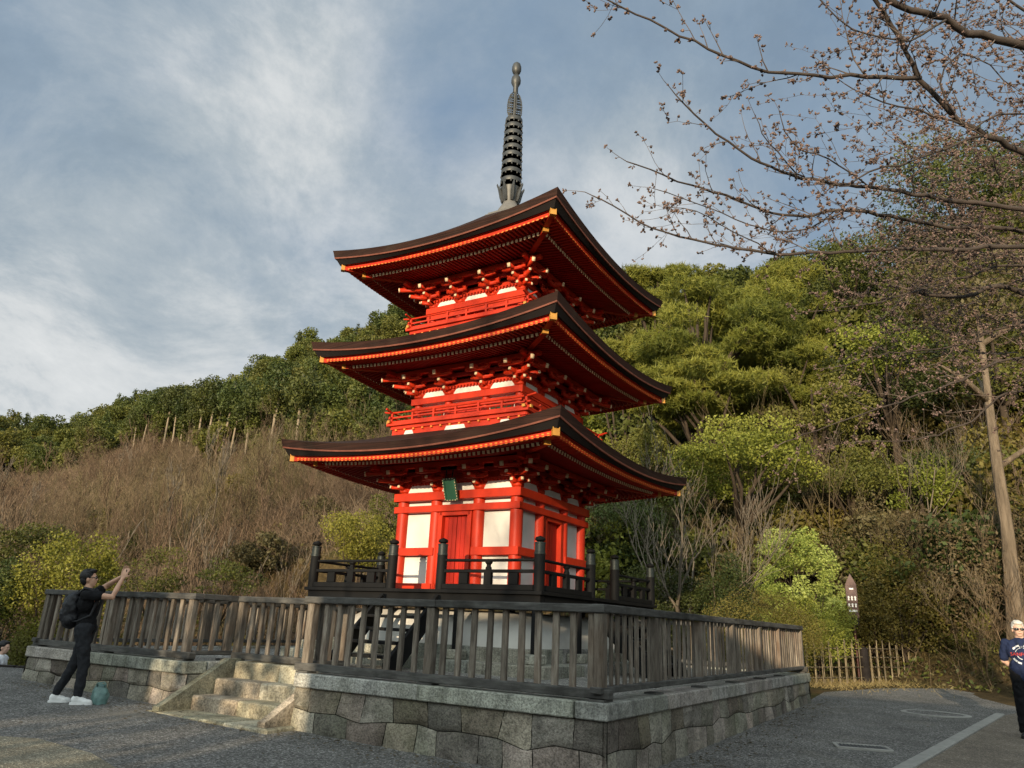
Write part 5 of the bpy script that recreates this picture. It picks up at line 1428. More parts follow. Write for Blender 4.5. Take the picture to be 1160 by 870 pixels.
capsule(mb, [shR,shR.lerp(elR,.5),elR,elR.lerp(wrR,.4),wrR],[.056,.047,.040,.037,.026]); capsule(mb, [shL,shL.lerp(elL,.5),elL,elL.lerp(wrL,.4),wrL],[.056,.047,.040,.037,.026])
hand(mb, wrR, (.22,.12,.9), (.15,.9,-.1), .32, -1); hand(mb, wrL, (.22,-.12,.9), (.15,-.9,-.1), .32, 1)
for s, f in ((-1,fr),(1,fl)):
    hp = Vector((.04,s*.09,.90)); kn_ = hp.lerp(f+Vector((-.03,0,.10)),.47)+Vector((.035,0,0)); an = f+Vector((-.035,0,.09))
    capsule(mb, [hp,kn_,kn_.lerp(an,.35)+Vector((-.012,0,0)),an],[.070,.048,.047,.036])
fuse('body', mb, M['skin'], pa, .0075, 5)
mb = MB()       # T-shirt
capsule(mb, [(.035,0,.97),(.02,0,1.12),(-.005,0,1.30),(-.015,0,1.40)],[.128,.122,.132,.112])
for s in (-1,1): mb.ell((.0,s*.105,1.31),(.112,.112,.15),14); mb.ell((.03,s*.075,1.02),(.115,.10,.16),14); 
mb.ell((-.01,0,1.42),(.085,.13,.055),14)
for a, b in ((shR,elR),(shL,elL)): capsule(mb, [a*.99+Vector((0,0,.004)), a.lerp(b,.52)],[.074,.066])
sh = fuse('t_shirt', mb, M['clothblack'], pa, .010, 4)
mb = MB(); mb.lathe([(.066,0),(.074,.012),(.066,.03)],(-.03,0,1.455),18,sx=1,sy=1.05); mb.build('collar', M['clothblack'], sh, smooth=True)
mb = MB()       # trousers
for s, f in ((-1,fr),(1,fl)):
    hp = Vector((.04,s*.09,.90)); kn_ = hp.lerp(f+Vector((-.03,0,.10)),.47)+Vector((.035,0,0)); an = f+Vector((-.035,0,.13))
    capsule(mb, [hp+Vector((0,0,.06)),hp,hp.lerp(kn_,.5),kn_,kn_.lerp(an,.4),an],[.118,.112,.092,.074,.068,.056])
mb.ell((.035,0,.97),(.125,.16,.09),16)
tb = fuse('trousers', mb, M['trousergrey'], pa, .010, 4)
for f, y in ((fr,.0),(fl,.12)): shoe(pa, tuple(f+Vector((-.01,0,0))), y, (M['shoewhite'],M['shoewhite']))
mb = MB(); P = lambda x,y,z_: hc+Rh@Vector((x,y,z_))
mb.ell(P(-.030,0,.048),(.100,.088,.098),18,R=Rh); mb.ell(P(-.062,0,.0),(.058,.076,.085),16,R=Rh); mb.ell(P(.030,0,.102),(.062,.070,.036),14,R=Rh)
rg_ = random.Random(4)
for i in range(46):
    a = rg_.uniform(0,6.28); e = rg_.uniform(.25,1.3); d = Vector((math.cos(a)*math.cos(e),math.sin(a)*math.cos(e)*.9,math.sin(e))); p = Vector((-.03,0,.045))+Vector((d.x*.096,d.y*.086,d.z*.094))
    mb.tube([P(*p),P(*(p+d*.012+Vector((.012,0,0))))],[.014,.003],6)
mb.build('hair', M['hairblack'], pa, smooth=True)
mb = MB()
for s in (-1,1):
    ring = [P(.090,s*.036+.026*math.cos(t),.010+.020*math.sin(t)) for t in [i*math.pi/6 for i in range(13)]]; mb.tube(ring,.0035,6); mb.tube([P(.088,s*.062,.016),P(.0,s*.082,.012)],.0035,6)
mb.tube([P(.094,-.010,.014),P(.094,.010,.014)],.0035,6)
mb.build('glasses', M['blackplastic'], pa, smooth=True)
mb = MB()
for s in (-1,1): mb.ell(P(.078,s*.033,.010),(.009,.012,.008),10,R=Rh)
mb.build('eyes', M['shoewhite'], pa, smooth=True)
W = Matrix.Translation((q.x,q.y,z)) @ Matrix.Rotation(rad(14),4,'Z')
ph = thing('phone', 'dark mobile phone held up in both hands by the man at the left fence', 'phone', tuple(W@Vector((.43,-.01,1.745))), rad(14))
mb = MB(); mb.M = Matrix.Rotation(rad(-12),4,'Y'); mb.box((0,0,0),(.010,.150,.074),bev=.004); mb.build('case', M['blackplastic'], ph)
mb = MB(); mb.M = Matrix.Rotation(rad(-12),4,'Y'); mb.box((-.0062,0,0),(.001,.138,.066)); mb.build('screen', simple('phone_screen',(.05,.06,.08),.15,.1,5,0,.5), ph)
bp = thing('backpack', 'black backpack on the back of the man at the left fence', 'backpack', tuple(W@Vector((-.15,0,.98))), rad(14))
mb = MB(); mb.ell((-.03,0,.10),(.11,.155,.13),16); mb.ell((-.045,0,.25),(.125,.155,.21),16); mb.ell((-.02,0,.36),(.09,.14,.10),16); mb.ell((-.12,0,.16),(.06,.12,.11),14)
b_ = fuse('bag', mb, M['nylon'], bp, .011, 4)
mb = MB()
for s in (-1,1): mb.tube([(.02,s*.09,.42),(.10,s*.115,.515),(.20,s*.115,.50),(.285,s*.12,.36),(.25,s*.165,.16),(.10,s*.16,.08),(.0,s*.11,.06)],[.022,.024,.024,.022,.016,.013,.013],8)
mb.build('strap', M['nylon'], bp, smooth=True)
mb = MB(); mb.tube([(-.0,-.03,.445),(-.0,-.02,.485),(-.0,.02,.485),(-.0,.03,.445)],.008,6); mb.build('handle', M['nylon'], bp, smooth=True)
mb = MB(); mb.tube([(-.182,-.09,.20),(-.186,0,.225),(-.182,.09,.20)],.004,5); mb.tube([(-.12,-.11,.38),(-.15,0,.41),(-.12,.11,.38)],.004,5); mb.build('zip', M['postcap'], bp, smooth=True)
# teal bag on the gravel
bq = Vector((-5.42,11.02)); mb = MB(); V = []; F = []; rg_ = random.Random(8); NB, NZ = 22, 10
for j in range(NZ+1):
    w_ = j/NZ; s_ = float(np.interp(w_,[0,.35,.75,1],[.92,1.0,.80,.50]))
    for i in range(NB):
        t = 6.283*i/NB; k = 1+.13*math.sin(3*t+w_*5)+.06*math.sin(7*t-w_*9)+rg_.uniform(-.09,.09); V.append((.105*s_*k*math.cos(t),.07*s_*k*math.sin(t),.24*w_*(1+.09*math.sin(2*t+1))+rg_.uniform(-.008,.008)))
for j in range(NZ):
    for i in range(NB): F.append((j*NB+i,j*NB+(i+1)%NB,(j+1)*NB+(i+1)%NB,(j+1)*NB+i))
F.append(tuple(NZ*NB+i for i in range(NB)))
t = thing('plastic_bag', 'crumpled teal plastic carrier bag on the gravel behind the man\'s white shoes', 'bag', (bq.x,bq.y,gz(*bq)), rad(20))
mb.add(V,F); mb.build('bag_body', M['teal'], t, smooth=rad(60))
mb = MB()
for s in (-1,1): mb.tube([(-.045,s*.02,.22),(-.055,s*.045,.265),(-.01+s*.03,s*.065,.275),(.045,s*.05,.25),(.04,s*.02,.22)],[.014,.010,.009,.010,.014],6)
mb.build('handle', M['teal'], t, smooth=True)

# ---- man in navy T-shirt facing the camera at the right edge
q = Vector((8.36,12.55)); z = gz(*q)+.004; fa = math.atan2(-.86,-.51)
pb = thing('person', 'white haired man in sunglasses, printed navy T-shirt and black trousers, hands behind back', 'person', (q.x,q.y,z), fa)
Rh = rotY(3)@rotZ(8); hc = Vector((.03,0,1.615))
feet = (Vector((.03,-.13,0)),Vector((-.04,.13,0)))
mb = MB(); head(mb, hc, Rh, 1.08)
capsule(mb, [(-.0,0,1.42),(.01,0,1.53)],[.066,.060])
capsule(mb, [(.0,0,.95),(.02,0,1.12),(.01,0,1.30),(.0,0,1.40)],[.125,.13,.125,.10])
for s in (-1,1): mb.ell((.0,s*.11,1.31),(.105,.10,.13),14); mb.ell((.0,s*.08,.93),(.11,.095,.12),14)
arms = []
for s in (-1,1):
    a, e, w_ = Vector((-.01,s*.20,1.40)), Vector((-.07,s*.262,1.13)), Vector((-.17,s*.07,.97)); arms.append((a,e,w_))
    capsule(mb, [a,a.lerp(e,.5),e,e.lerp(w_,.4),w_],[.060,.052,.045,.041,.030]); hand(mb, w_, (-.1,-s*.8,-.3), (-.9,0,.1), .35, s)
for s, f in ((-1,feet[0]),(1,feet[1])):
    hp = Vector((0,s*.095,.90)); kn_ = hp.lerp(f+Vector((-.03,0,.1)),.47)+Vector((.02,0,0)); an = f+Vector((-.035,0,.09)); capsule(mb, [hp,kn_,an],[.085,.055,.038])
fuse('body', mb, M['skinpale'], pb, .0075, 5)
mb = MB()
capsule(mb, [(.0,0,.92),(.025,0,1.08),(.02,0,1.25),(.0,0,1.40)],[.138,.150,.142,.112])
for s in (-1,1): mb.ell((.0,s*.115,1.30),(.118,.115,.15),14); mb.ell((.01,s*.085,1.02),(.13,.11,.18),14)
mb.ell((0,0,1.425),(.088,.14,.055),14)
for a, e, w_ in arms: capsule(mb, [a+Vector((0,0,.004)), a.lerp(e,.85)],[.068,.064])
sh = fuse('t_shirt', mb, M['navy'], pb, .010, 4)
dg = bpy.context.evaluated_depsgraph_get()
bv = BVHTree.FromPolygons([v.co.copy() for v in sh.data.vertices], [tuple(p.vertices) for p in sh.data.polygons])
def on_chest(y, z_, lift=.004):
    h = bv.ray_cast(Vector((1,y,z_)), Vector((-1,0,0))); return (h[0].x+lift if h[0] is not None else .12, y, z_)
def strip_print(name, pts, w_, mat):
    mb = MB(); V = []; F = []
    for (y, z_, ny, nz) in pts: V.append(on_chest(y-ny*w_/2, z_-nz*w_/2)); V.append(on_chest(y+ny*w_/2, z_+nz*w_/2))
    for i in range(len(pts)-1): F.append((2*i,2*i+1,2*i+3,2*i+2))
    mb.add(V,F); return mb.build(name, mat, sh)
def arc(cy, cz, r, a0, a1, w_, name='print_arc', mat=None):
    n = max(3,int(abs(a1-a0)/6)); strip_print(name, [(cy+r*math.cos(rad(a0+(a1-a0)*i/n)), cz+r*math.sin(rad(a0+(a1-a0)*i/n)), math.cos(rad(a0+(a1-a0)*i/n)), math.sin(rad(a0+(a1-a0)*i/n))) for i in range(n+1)], w_, mat or M['whiteprint'])
cy, cz = 0, 1.235
for a0, a1 in ((148,128),(124,104),(76,56),(52,32)): arc(cy,cz,.135,a0,a1,.024)
arc(cy,cz,.096,160,100,.006); arc(cy,cz,.096,80,20,.006)
for a0, a1 in ((205,232),(236,258),(282,304),(308,335)): arc(cy,cz,.140,a0,a1,.026)
arc(cy,cz,.075,200,262,.012); arc(cy,cz,.075,278,340,.012)
def letters(txt, size, cy, cz, mat, name):
    cu = bpy.data.curves.new('t', 'FONT'); cu.body = txt; cu.size = size; cu.align_x = 'CENTER'; cu.resolution_u = 2
    o = bpy.data.objects.new('t', cu); COL.objects.link(o); dg = bpy.context.evaluated_depsgraph_get(); dg.update()
    me = bpy.data.meshes.new_from_object(o.evaluated_get(dg)); bpy.data.objects.remove(o); me.name = name
    for v in me.vertices: v.co = on_chest(cy+v.co.x*1.0, cz+v.co.y, .005)
    me.materials.clear(); me.materials.append(mat); return link(name, me, sh)
letters('SANFORD', .072, 0, 1.212, M['redprint'], 'print_word')
letters('E.S.T', .034, 0, 1.335, M['whiteprint'], 'print_word')
mb = MB()
for s, f in ((-1,feet[0]),(1,feet[1])):
    hp = Vector((0,s*.095,.90)); kn_ = hp.lerp(f+Vector((-.03,0,.1)),.47)+Vector((.02,0,0)); an = f+Vector((-.035,0,.12))
    capsule(mb, [hp+Vector((0,0,.05)),hp,hp.lerp(kn_,.5),kn_,kn_.lerp(an,.4),an],[.122,.118,.10,.084,.078,.070])
mb.ell((.0,0,.95),(.13,.165,.09),16); fuse('trousers', mb, M['clothblack'], pb, .010, 4)
for f in feet: shoe(pb, tuple(f), .1 if f.y > 0 else -.15, (M['shoeblack'],M['shoeblack']))
P = lambda x,y,z_: hc+Rh@Vector((x,y,z_))
mb = MB(); mb.ell(P(-.030,0,.050),(.098,.090,.095),18,R=Rh); mb.ell(P(-.060,0,.0),(.058,.080,.08),16,R=Rh); mb.ell(P(.025,0,.100),(.068,.072,.038),14,R=Rh)
for s in (-1,1): mb.ell(P(-.015,s*.078,.02),(.035,.014,.045),10,R=Rh)
rg_ = random.Random(6)
for i in range(50):
    a = rg_.uniform(0,6.28); e = rg_.uniform(.2,1.3); d = Vector((math.cos(a)*math.cos(e),math.sin(a)*math.cos(e)*.9,math.sin(e))); p = Vector((-.03,0,.047))+Vector((d.x*.094,d.y*.087,d.z*.092)); mb.tube([P(*p),P(*(p+d*.012))],[.013,.003],6)
mb.build('hair', M['hairgrey'], pb, smooth=True)
mb = MB()
for s in (-1,1): mb.ell(P(.088,s*.036,.008),(.012,.032,.023),12,R=Rh); mb.tube([P(.080,s*.066,.016),P(.0,s*.088,.010)],.004,6)
mb.tube([P(.098,-.012,.014),P(.098,.012,.014)],.004,6); mb.build('sunglasses', M['blackplastic'], pb, smooth=True)
mb = MB(); mb.ell(P(.093,0,-.056),(.006,.024,.005),10,R=Rh); mb.build('lips', M['lip'], pb, smooth=True)
mb = MB(); mb.tube([(.03,-.075,1.475),Vector(on_chest(-.04,1.40)),Vector(on_chest(-.01,1.335)),Vector(on_chest(.01,1.335)),Vector(on_chest(.04,1.40)),(.03,.075,1.475)],.004,6)
mb.build('neck_cord', M['postcap'], pb, smooth=True)

# ---- person in white climbing from the lower path at the far left
a = at(1.5,736,19.3); q = Vector((a.x,a.y)); z = terrain(*q)
pc = thing('person', 'dark haired person in white shirt on the lower path at the left edge', 'person', (q.x,q.y,z), rad(5))
Hh = max(1.55, min(1.8, (at(1.5,719,19.3).z-z)))/1.75
mb = MB(); Rh = rotY(2); hc = Vector((.05,0,1.615))*Hh
head(mb, hc, Rh)
S = lambda *p: Vector(p)*Hh
capsule(mb, [S(0,0,.95),S(0,0,1.2),S(0,0,1.40)],[.11,.12,.10]); capsule(mb, [S(0,0,1.42),S(.02,0,1.52)],[.06,.055])
ar = []
for s in (-1,1):
    a_, e_, w_ = S(0,s*.19,1.40), S(-.02,s*.25,1.13), S(.12,s*.22,.92); ar.append((a_,e_,w_)); capsule(mb, [a_,e_,w_],[.055,.042,.028]); hand(mb, w_, (.3,0,-.9),(0,-s,0),.4,s)
    capsule(mb, [S(0,s*.09,.9),S(.03,s*.09,.5),S(0,s*.09,.09)],[.088,.058,.042]); mb.ell(S(.05,s*.09,.04),(.09,.035,.03),10)
fuse('body', mb, M['skinpale'], pc, .010, 4)
mb = MB(); capsule(mb, [S(0,0,.93),S(0,0,1.2),S(0,0,1.40)],[.13,.135,.11])
for s in (-1,1): mb.ell(S(0,s*.11,1.3),(.11,.11,.15),12)
for a_, e_, w_ in ar: capsule(mb, [a_,e_,e_.lerp(w_,.8)],[.074,.06,.045])
fuse('shirt', mb, M['whitecloth'], pc, .012, 3)
mb = MB()
for s in (-1,1): capsule(mb, [S(0,s*.09,.92),S(.03,s*.09,.5),S(0,s*.09,.1)],[.115,.078,.06])
fuse('trousers', mb, M['trousergrey'], pc, .012, 3)
P = lambda x,y,z_: hc+Rh@Vector((x,y,z_))
mb = MB(); mb.ell(P(-.03,0,.05),(.10,.09,.098),16,R=Rh); mb.ell(P(-.062,0,-.01),(.06,.08,.09),16,R=Rh); mb.ell(P(.02,0,.10),(.066,.07,.036),12,R=Rh); mb.build('hair', M['hairblack'], pc, smooth=True)
# ------------------------------------------------------------------ budding cherry tree whose branches reach in from the right
def at3(px, py, d):
    """point at depth d (straight ahead) from the camera"""
    v = px_ray(px, py); f = -camo.matrix_world.to_3x3().col[2]; return Vector((0,0,CAMZ))+v*(d/v.dot(f))
cr_ = random.Random(12)
base = Vector((7.3,4.6,gz(7.3,4.6)))
ct = thing('cherry_tree', 'budding cherry tree reaching in from the right with dark leafless twigs', 'cherry tree', tuple(base))
F1 = base+Vector((-.15,.25,2.1)); F2 = base+Vector((-.3,.6,3.3)); F3 = base+Vector((-.5,.3,4.4))
mb = MB(); mb.tube([Vector((0,0,-.3)),Vector((.05,.05,.6)),F1-base,F2-base,F3-base],[.30,.24,.20,.15,.10],14); mb.build('trunk', M['cherrybark'], ct, smooth=True)
PATHS = [  # fork, depth, [(px,py)...], start and end radius in px of the photograph
 (F3,5.6,5.0,[(1330,130),(1250,92),(1160,52),(1128,45),(1095,36),(1070,22),(1045,15),(985,-8),(930,-40)],5.2,3.2),
 (F2,5.8,5.0,[(1380,300),(1280,236),(1160,172),(1120,155),(1080,130),(1043,88),(1020,45),(990,-2),(965,-50)],4.0,2.0),
 (None,5.1,4.9,[(1043,88),(1000,86),(940,86),(870,80),(820,62),(770,40),(720,15),(685,-2)],2.6,.8),
 (F2,6.6,6.0,[(1340,270),(1160,238),(1075,226),(985,212),(910,202),(850,178),(800,142),(765,107)],3.4,.7),
 (F2,6.8,6.2,[(1340,300),(1160,262),(1060,255),(960,238),(900,246),(835,226),(770,205),(710,183)],3.0,.7),
 (F2,6.3,6.0,[(1330,310),(1160,281),(1080,283),(1000,283),(880,287),(800,275),(740,258),(672,222)],3.2,.7),
 (F1,7.0,6.8,[(1350,345),(1220,340),(1160,332),(1130,325),(1090,336),(1040,331)],4.2,1.8),
 (F1,6.9,6.6,[(1340,320),(1160,300),(1080,318),(1000,341),(930,352)],2.2,.6),
 (F1,6.6,6.2,[(1350,410),(1160,405),(1090,430),(1020,455),(940,482),(890,500)],1.9,.5),
 (F1,6.9,6.6,[(1350,460),(1160,442),(1100,478),(1040,497),(980,500)],1.8,.5),
 (F1,7.3,7.0,[(1340,360),(1160,368),(1080,392),(1010,400),(950,415)],1.6,.5),
 (None,5.2,5.0,[(1091,142),(1040,125),(1000,115),(957,95)],1.5,.6),
 (None,5.3,5.2,[(1112,153),(1040,181),(985,195),(962,211),(940,205)],1.6,.6),
 (F3,5.5,5.4,[(1300,170),(1200,118),(1160,128),(1130,130),(1105,145)],1.8,.9),
 (None,5.1,5.0,[(1070,22),(1030,48),(985,38),(950,22),(920,-10)],1.4,.6),
 (None,5.2,5.0,[(1080,130),(1065,95),(1085,62),(1120,75),(1150,100)],1.3,.5),
 (None,6.3,6.0,[(985,212),(940,180),(900,165),(885,135)],1.1,.5),
 (None,6.2,6.0,[(910,202),(872,165),(860,140)],1.0,.5),
 (None,6.4,6.1,[(960,238),(905,262),(860,258),(790,232),(745,215)],1.0,.5),
 (None,6.1,5.9,[(880,287),(830,262),(790,240),(760,235)],.9,.4),
 (F3,5.4,5.3,[(1300,60),(1200,30),(1150,5),(1110,-20)],2.2,1.2),
]
K = 1/842.02
tw = []          # twig segments
buds = []
def bud(p, d, s):
    for k in range(cr_.randint(3,6)):
        v = (Vector(d)*.8+Vector((cr_.gauss(0,.6),cr_.gauss(0,.6),cr_.gauss(.15,.6)))).normalized()
        L = s*cr_.uniform(.7,1.25); buds.append((p+v*L*.25, p+v*L, s*.30*cr_.uniform(.7,1.2)))
def twig(p, d, L, r0, lvl, dens=1.0):
    n = max(2,int(L/.07)); st = L/n; q = Vector(p); d = Vector(d).normalized(); r = r0
    for i in range(n):
        d = (d+Vector((cr_.gauss(0,.13),cr_.gauss(0,.13),cr_.gauss(.02,.13)))).normalized(); e = q+d*st; r2 = max(.0016,r0*(1-.75*(i+1)/n)); tw.append((tuple(q),tuple(e),r,r2))
        if lvl > 0 and cr_.random() < .22*dens and i > 0:
            a = Vector((cr_.gauss(0,1),cr_.gauss(0,.8),cr_.gauss(.2,1))); a = (a-d*a.dot(d)).normalized(); twig(e,(d*.75+a*.7),L*cr_.uniform(.3,.6),r2*.75,lvl-1,dens)
        if cr_.random() < .85:
            a = Vector((cr_.gauss(0,1),cr_.gauss(0,1),cr_.gauss(.3,1))).normalized(); s = e+(a+d*.4)*cr_.uniform(.010,.030); tw.append((tuple(e),tuple(s),.0022,.0018)); bud(s,a+d*.3,cr_.uniform(.020,.033))
        q = e; r = r2
    bud(q,d,.024)
for fork, d0, d1, pts, w0, w1 in PATHS:
    n = len(pts); dd = [d0+(d1-d0)*i/(n-1) for i in range(n)]
    P = [at3(x,y,d)+Vector((0,0,0)) for (x,y),d in zip(pts,dd)]
    R = [(w0+(w1-w0)*(i/(n-1))**.8)*K*dd[i] for i in range(n)]
    if fork is not None: P = [fork, fork.lerp(P[0],.55)+Vector((0,0,.12))]+P; R = [R[0]*1.6,R[0]*1.25]+R
    # smooth the path
    def cat(i, t):
        p0,p1,p2,p3 = P[max(i-1,0)],P[i],P[i+1],P[min(i+2,len(P)-1)]
        return .5*((2*p1)+(p2-p0)*t+(2*p0-5*p1+4*p2-p3)*t*t+(3*p1-p0-3*p2+p3)*t**3)
    Q = []; RQ = []
    for i in range(len(P)-1):
        m = max(2,int((P[i+1]-P[i]).length/.10))
        for j in range(m): 
            t = j/m; jit = .004 if fork is not None and i < 2 else .007
            Q.append(cat(i,t)+Vector((cr_.gauss(0,jit),cr_.gauss(0,jit),cr_.gauss(0,jit)))); RQ.append((R[i]+(R[i+1]-R[i])*t)*cr_.uniform(.93,1.08))
    Q.append(P[-1]); RQ.append(R[-1])
    mb = MB(); mb.tube([p-base for p in Q],RQ,9 if w0 > 2 else 6); mb.build('branch', M['cherrybark'], ct, smooth=True)
    skip = 0 if fork is None else 4
    for i in range(skip,len(Q)-1):
        d = (Q[i+1]-Q[i]).normalized(); thick = RQ[i] > .02
        s = (i-skip)/max(1,len(Q)-skip)
        if cr_.random() < (.28 if thick else .72):
            a = Vector((cr_.gauss(0,1),cr_.gauss(0,.7),cr_.gauss(.25,1))); a = (a-d*a.dot(d)).normalized(); twig(Q[i],d*.8+a*.75,cr_.uniform(.15,.80)*(1.0-.45*s),max(.0026,min(.006,RQ[i]*.5)),2)
        if not thick and cr_.random() < .75:
            a = Vector((cr_.gauss(0,1),cr_.gauss(0,1),cr_.gauss(.3,1))).normalized(); e = Q[i]+(a+d*.3)*cr_.uniform(.012,.045); tw.append((tuple(Q[i]),tuple(e),.0026,.002)); bud(e,a,cr_.uniform(.020,.034))
    twig(Q[-1],(Q[-1]-Q[-3]),.22,max(.002,RQ[-1]),1)
# the finer tangle of twigs deeper in, filling the right edge
for i in range(105):
    px_ = cr_.uniform(1000,1240); py_ = cr_.choice((cr_.uniform(-10,200),cr_.uniform(100,430),cr_.uniform(230,420)))
    d = cr_.uniform(6.6,8.6); p = at3(px_+cr_.uniform(60,160),py_+cr_.uniform(-20,30),d); q = at3(px_,py_,d-.1)
    twig(p,(q-p),cr_.uniform(.8,1.7),.007,3,.8)
B_ = np.array(base)
mb = MB(); segs(mb,np.array([t[0] for t in tw])-B_,np.array([t[1] for t in tw])-B_,[t[2] for t in tw],[t[3] for t in tw],0,4,np.random.default_rng(4).uniform(0,1,len(tw)))
tag(mb.build('twigs', M['cherrytwig'], ct, smooth=True), kind='stuff')
# buds: small pointed drops
mb = MB(); A = np.array([b[0] for b in buds])-B_; E_ = np.array([b[1] for b in buds])-B_; r_ = np.array([b[2] for b in buds]); Mi = A*.45+E_*.55
rgb = np.random.default_rng(2); T_ = rgb.uniform(0,1,len(buds))
segs(mb,A,Mi,r_*.45,r_,0,5,T_); segs(mb,Mi,E_,r_,r_*.25,0,5,T_)
tag(mb.build('buds', M['bud'], ct, smooth=True), kind='stuff')
# ------------------------------------------------------------------ what stands behind the photographer and shades the forecourt
HS = Vector((-.3675,-.930)); HP = Vector((.930,-.3675))
def hall(label, q0, q1, D, zr, depth=7.0):
    c = Vector((0,9))+HS*(D+depth/2)+HP*((q0+q1)/2); L = q1-q0
    h = thing('temple_hall', label, 'hall', (c.x,c.y,gz(c.x,c.y)), math.atan2(HP.y,HP.x))
    b = gz(c.x,c.y); ze = zr-b-2.0
    mb = MB(); mb.box((0,0,ze/2+.1),(L-2.4,depth-2.6,ze+.2)); mb.build('wall', M['plank'], h)
    mb = MB()
    mb.prism([(-depth/2,ze),(-depth/2,ze-.15),(0,ze+1.75),(depth/2,ze-.15),(depth/2,ze),(0,ze+1.95)],-L/2,L/2,'x'); mb.box((0,0,ze+1.98),(L,.35,.25),bev=.05)
    mb.build('roof', M['roofgrey'], h)
    n = max(2,int(L/2.4))
    for i in range(n+1):
        mb = MB(); x = -L/2+.9+(L-1.8)*i/n; mb.tube([(x,depth/2-.8,-.2),(x,depth/2-.8,ze+.15)],.13,10); mb.build('column', M['plank'], h)
    return h
hall('long dark wooden temple hall behind the photographer', -2.45, 36, 17, 5.38)
hall('second dark wooden hall behind the photographer at the left', -34, -5.5, 17, 5.45)
# a thin tree in the gap between them and a tall leafless one behind, both out of the picture
for (q_, D_, H_, lab, me_) in ((-4.1,19,6.8,'thin leafy tree in the gap between the two halls behind the photographer',None),):
    c = Vector((0,9))+HS*D_+HP*q_; t = thing('garden_tree', lab, 'tree', (c.x,c.y,gz(c.x,c.y)))
    mb = MB(); crown(mb, (1.9,1.9,2.3), (0,0,4.2), 16, .34, 420, .30, .6, .7, 5, .4); mb.build('crown', M['leaf_olive'], t)
    mb = MB(); mb.tube([(0,0,-.3),(.1,0,2),(0,.1,4.5),(0,0,6)],[.13,.11,.07,.03],8); mb.build('trunk', M['trunk'], t, smooth=True)
c = Vector((0,9))+HS*29+HP*-1.6
t = thing('leafless_tree', 'tall leafless tree behind the temple hall behind the photographer', 'bare tree', (c.x,c.y,gz(c.x,c.y)))
r = random.Random(5); out = []
grow(r, (0,0,-.3), (0,0,1), 8.5, .20, 3, out, .55, .3, .6, (4,6), 6, .1, .02)
mb = MB(); add_grow(mb, out, 0, 5); mb.build('trunk', M['trunk'], t, smooth=True)
CLX, CLY = .4, 6.6; CSX, CSY = 3.3, 5.1
# ------------------------------------------------------------------ light, sky
SUN = Vector((-.373,-.944,.170)).normalized()
sl = bpy.data.lights.new('sun', 'SUN'); sl.energy = 5.0; sl.angle = rad(.5); sl.color = (1,.82,.58)
so = bpy.data.objects.new('sun', sl); COL.objects.link(so); so.rotation_euler = SUN.to_track_quat('Z','Y').to_euler(); so.location = SUN*200
w = bpy.data.worlds.new('World'); SC.world = w; w.use_nodes = True; nt = w.node_tree
bg = nt.nodes['Background']
sky = nd(nt, 'ShaderNodeTexSky', sky_type='NISHITA'); sky.sun_disc = False
sky.sun_elevation = math.asin(SUN.z); sky.sun_rotation = math.atan2(SUN.x, SUN.y)
sky.air_density = 1.0; sky.dust_density = .6; sky.ozone_density = 1.5
tc = nd(nt, 'ShaderNodeTexCoord')
sp_ = nd(nt, 'ShaderNodeSeparateXYZ'); nt.links.new(tc.outputs['Generated'], sp_.inputs[0])
zz = mth(nt, 'ADD', mth(nt, 'MAXIMUM', sp_.outputs[2], 0), .42)
cb = nd(nt, 'ShaderNodeCombineXYZ')
nt.links.new(mth(nt, 'DIVIDE', sp_.outputs[0], zz), cb.inputs[0]); nt.links.new(mth(nt, 'DIVIDE', sp_.outputs[1], zz), cb.inputs[1])
v1 = mapping(nt, cb.outputs[0], (1,1,1), (0,0,rad(20)), (CLX,CLY,0))
cov = noise(nt, v1, 1.35, 10, .58, .2)
v2 = mapping(nt, cb.outputs[0], (1,1,1), (0,0,rad(-15)), (CSX,CSY,2.0))
shade = noise(nt, v2, 2.3, 11, .66, .35)
def bank(az, elv, width, w):
    # a bank of cloud (or a gap) in one part of the sky
    d = nd(nt, 'ShaderNodeVectorMath', operation='DOT_PRODUCT'); nt.links.new(tc.outputs['Generated'], d.inputs[0])
    d.inputs[1].default_value = (math.sin(rad(az))*math.cos(rad(elv)), math.cos(rad(az))*math.cos(rad(elv)), math.sin(rad(elv)))
    r = nd(nt, 'ShaderNodeMapRange', interpolation_type='SMOOTHSTEP'); nt.links.new(d.outputs['Value'], r.inputs[0])
    r.inputs[1].default_value = math.cos(rad(width)); r.inputs[2].default_value = 1
    return mth(nt, 'MULTIPLY', r.outputs[0], w)
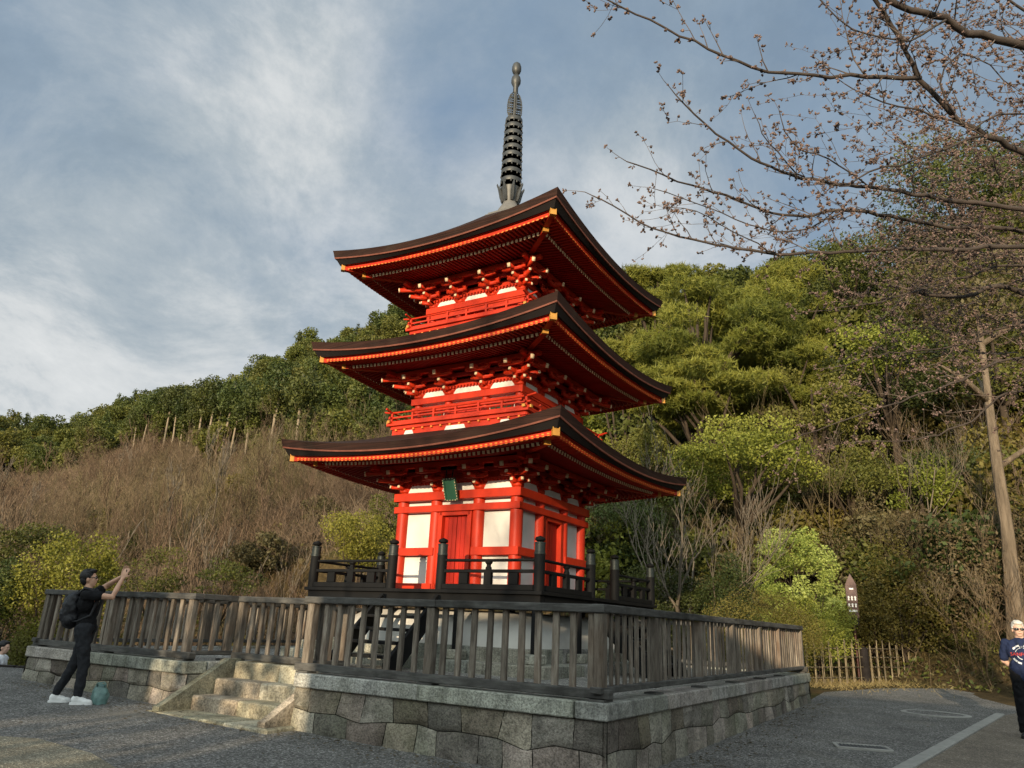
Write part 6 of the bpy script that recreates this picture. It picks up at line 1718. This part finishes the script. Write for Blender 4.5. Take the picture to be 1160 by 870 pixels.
for a_ in ((-36,43,14,-.13),(-4,42,14,-.11),(22,44,16,-.04),(-26,36,13,.14),(-20,24,20,.13),(6,30,14,.10),(-34,15,16,.16)): cov = mth(nt, 'ADD', cov, bank(*a_))
for a_ in ((-25,39,12,.09),(-33,15,16,.13),(-14,22,12,.06),(9,31,14,.10),(22,34,16,.06),(-27,18,15,.08),(-17,21,11,.08),(-20,29,12,-.06),(-38,38,14,-.08)): shade = mth(nt, 'ADD', shade, bank(*a_))
cov = ramp(nt, cov, [(.34,(.22,.22,.22)), (.50,(.68,.68,.68)), (.66,(1,1,1))])
cold = ramp(nt, shade, [(.34,(1.6,2.05,2.5)), (.47,(2.1,2.6,3.05)), (.57,(2.9,3.3,3.6)), (.68,(4.3,4.5,4.6)), (.85,(5.4,5.5,5.5))])
blue = mix(nt, sky.outputs[0], (1.2,1.9,2.9), .88)
c = mix(nt, blue, cold, cov)
dt = nd(nt, 'ShaderNodeVectorMath', operation='DOT_PRODUCT'); nt.links.new(tc.outputs['Generated'], dt.inputs[0]); dt.inputs[1].default_value = (-.3675,-.93,0)
gl = ramp(nt, mth(nt, 'ADD', mth(nt, 'MULTIPLY', dt.outputs['Value'], .5), .5), [(.35,(1,1,1)), (.8,(4.2,3.8,3.15))])      # sky on the sun side raised, added fill for the shaded forecourt
c = mix(nt, c, gl, 1.0, 'MULTIPLY')
nt.links.new(c, bg.inputs[0]); bg.inputs[1].default_value = .12
SC.view_settings.view_transform = 'Standard'; SC.view_settings.look = 'None'; SC.view_settings.exposure = .36; SC.view_settings.gamma = 1
SC.view_settings.use_curve_mapping = False
SC.render.engine = 'CYCLES'
SC.cycles.use_denoising = True
try: SC.cycles.denoiser = 'OPENIMAGEDENOISE'
except Exception: pass
SC.cycles.max_bounces = 6; SC.cycles.diffuse_bounces = 3; SC.cycles.glossy_bounces = 2; SC.cycles.transmission_bounces = 3; SC.cycles.transparent_max_bounces = 4
SC.cycles.use_adaptive_sampling = True; SC.cycles.adaptive_threshold = .02
SC.cycles.sample_clamp_indirect = 6
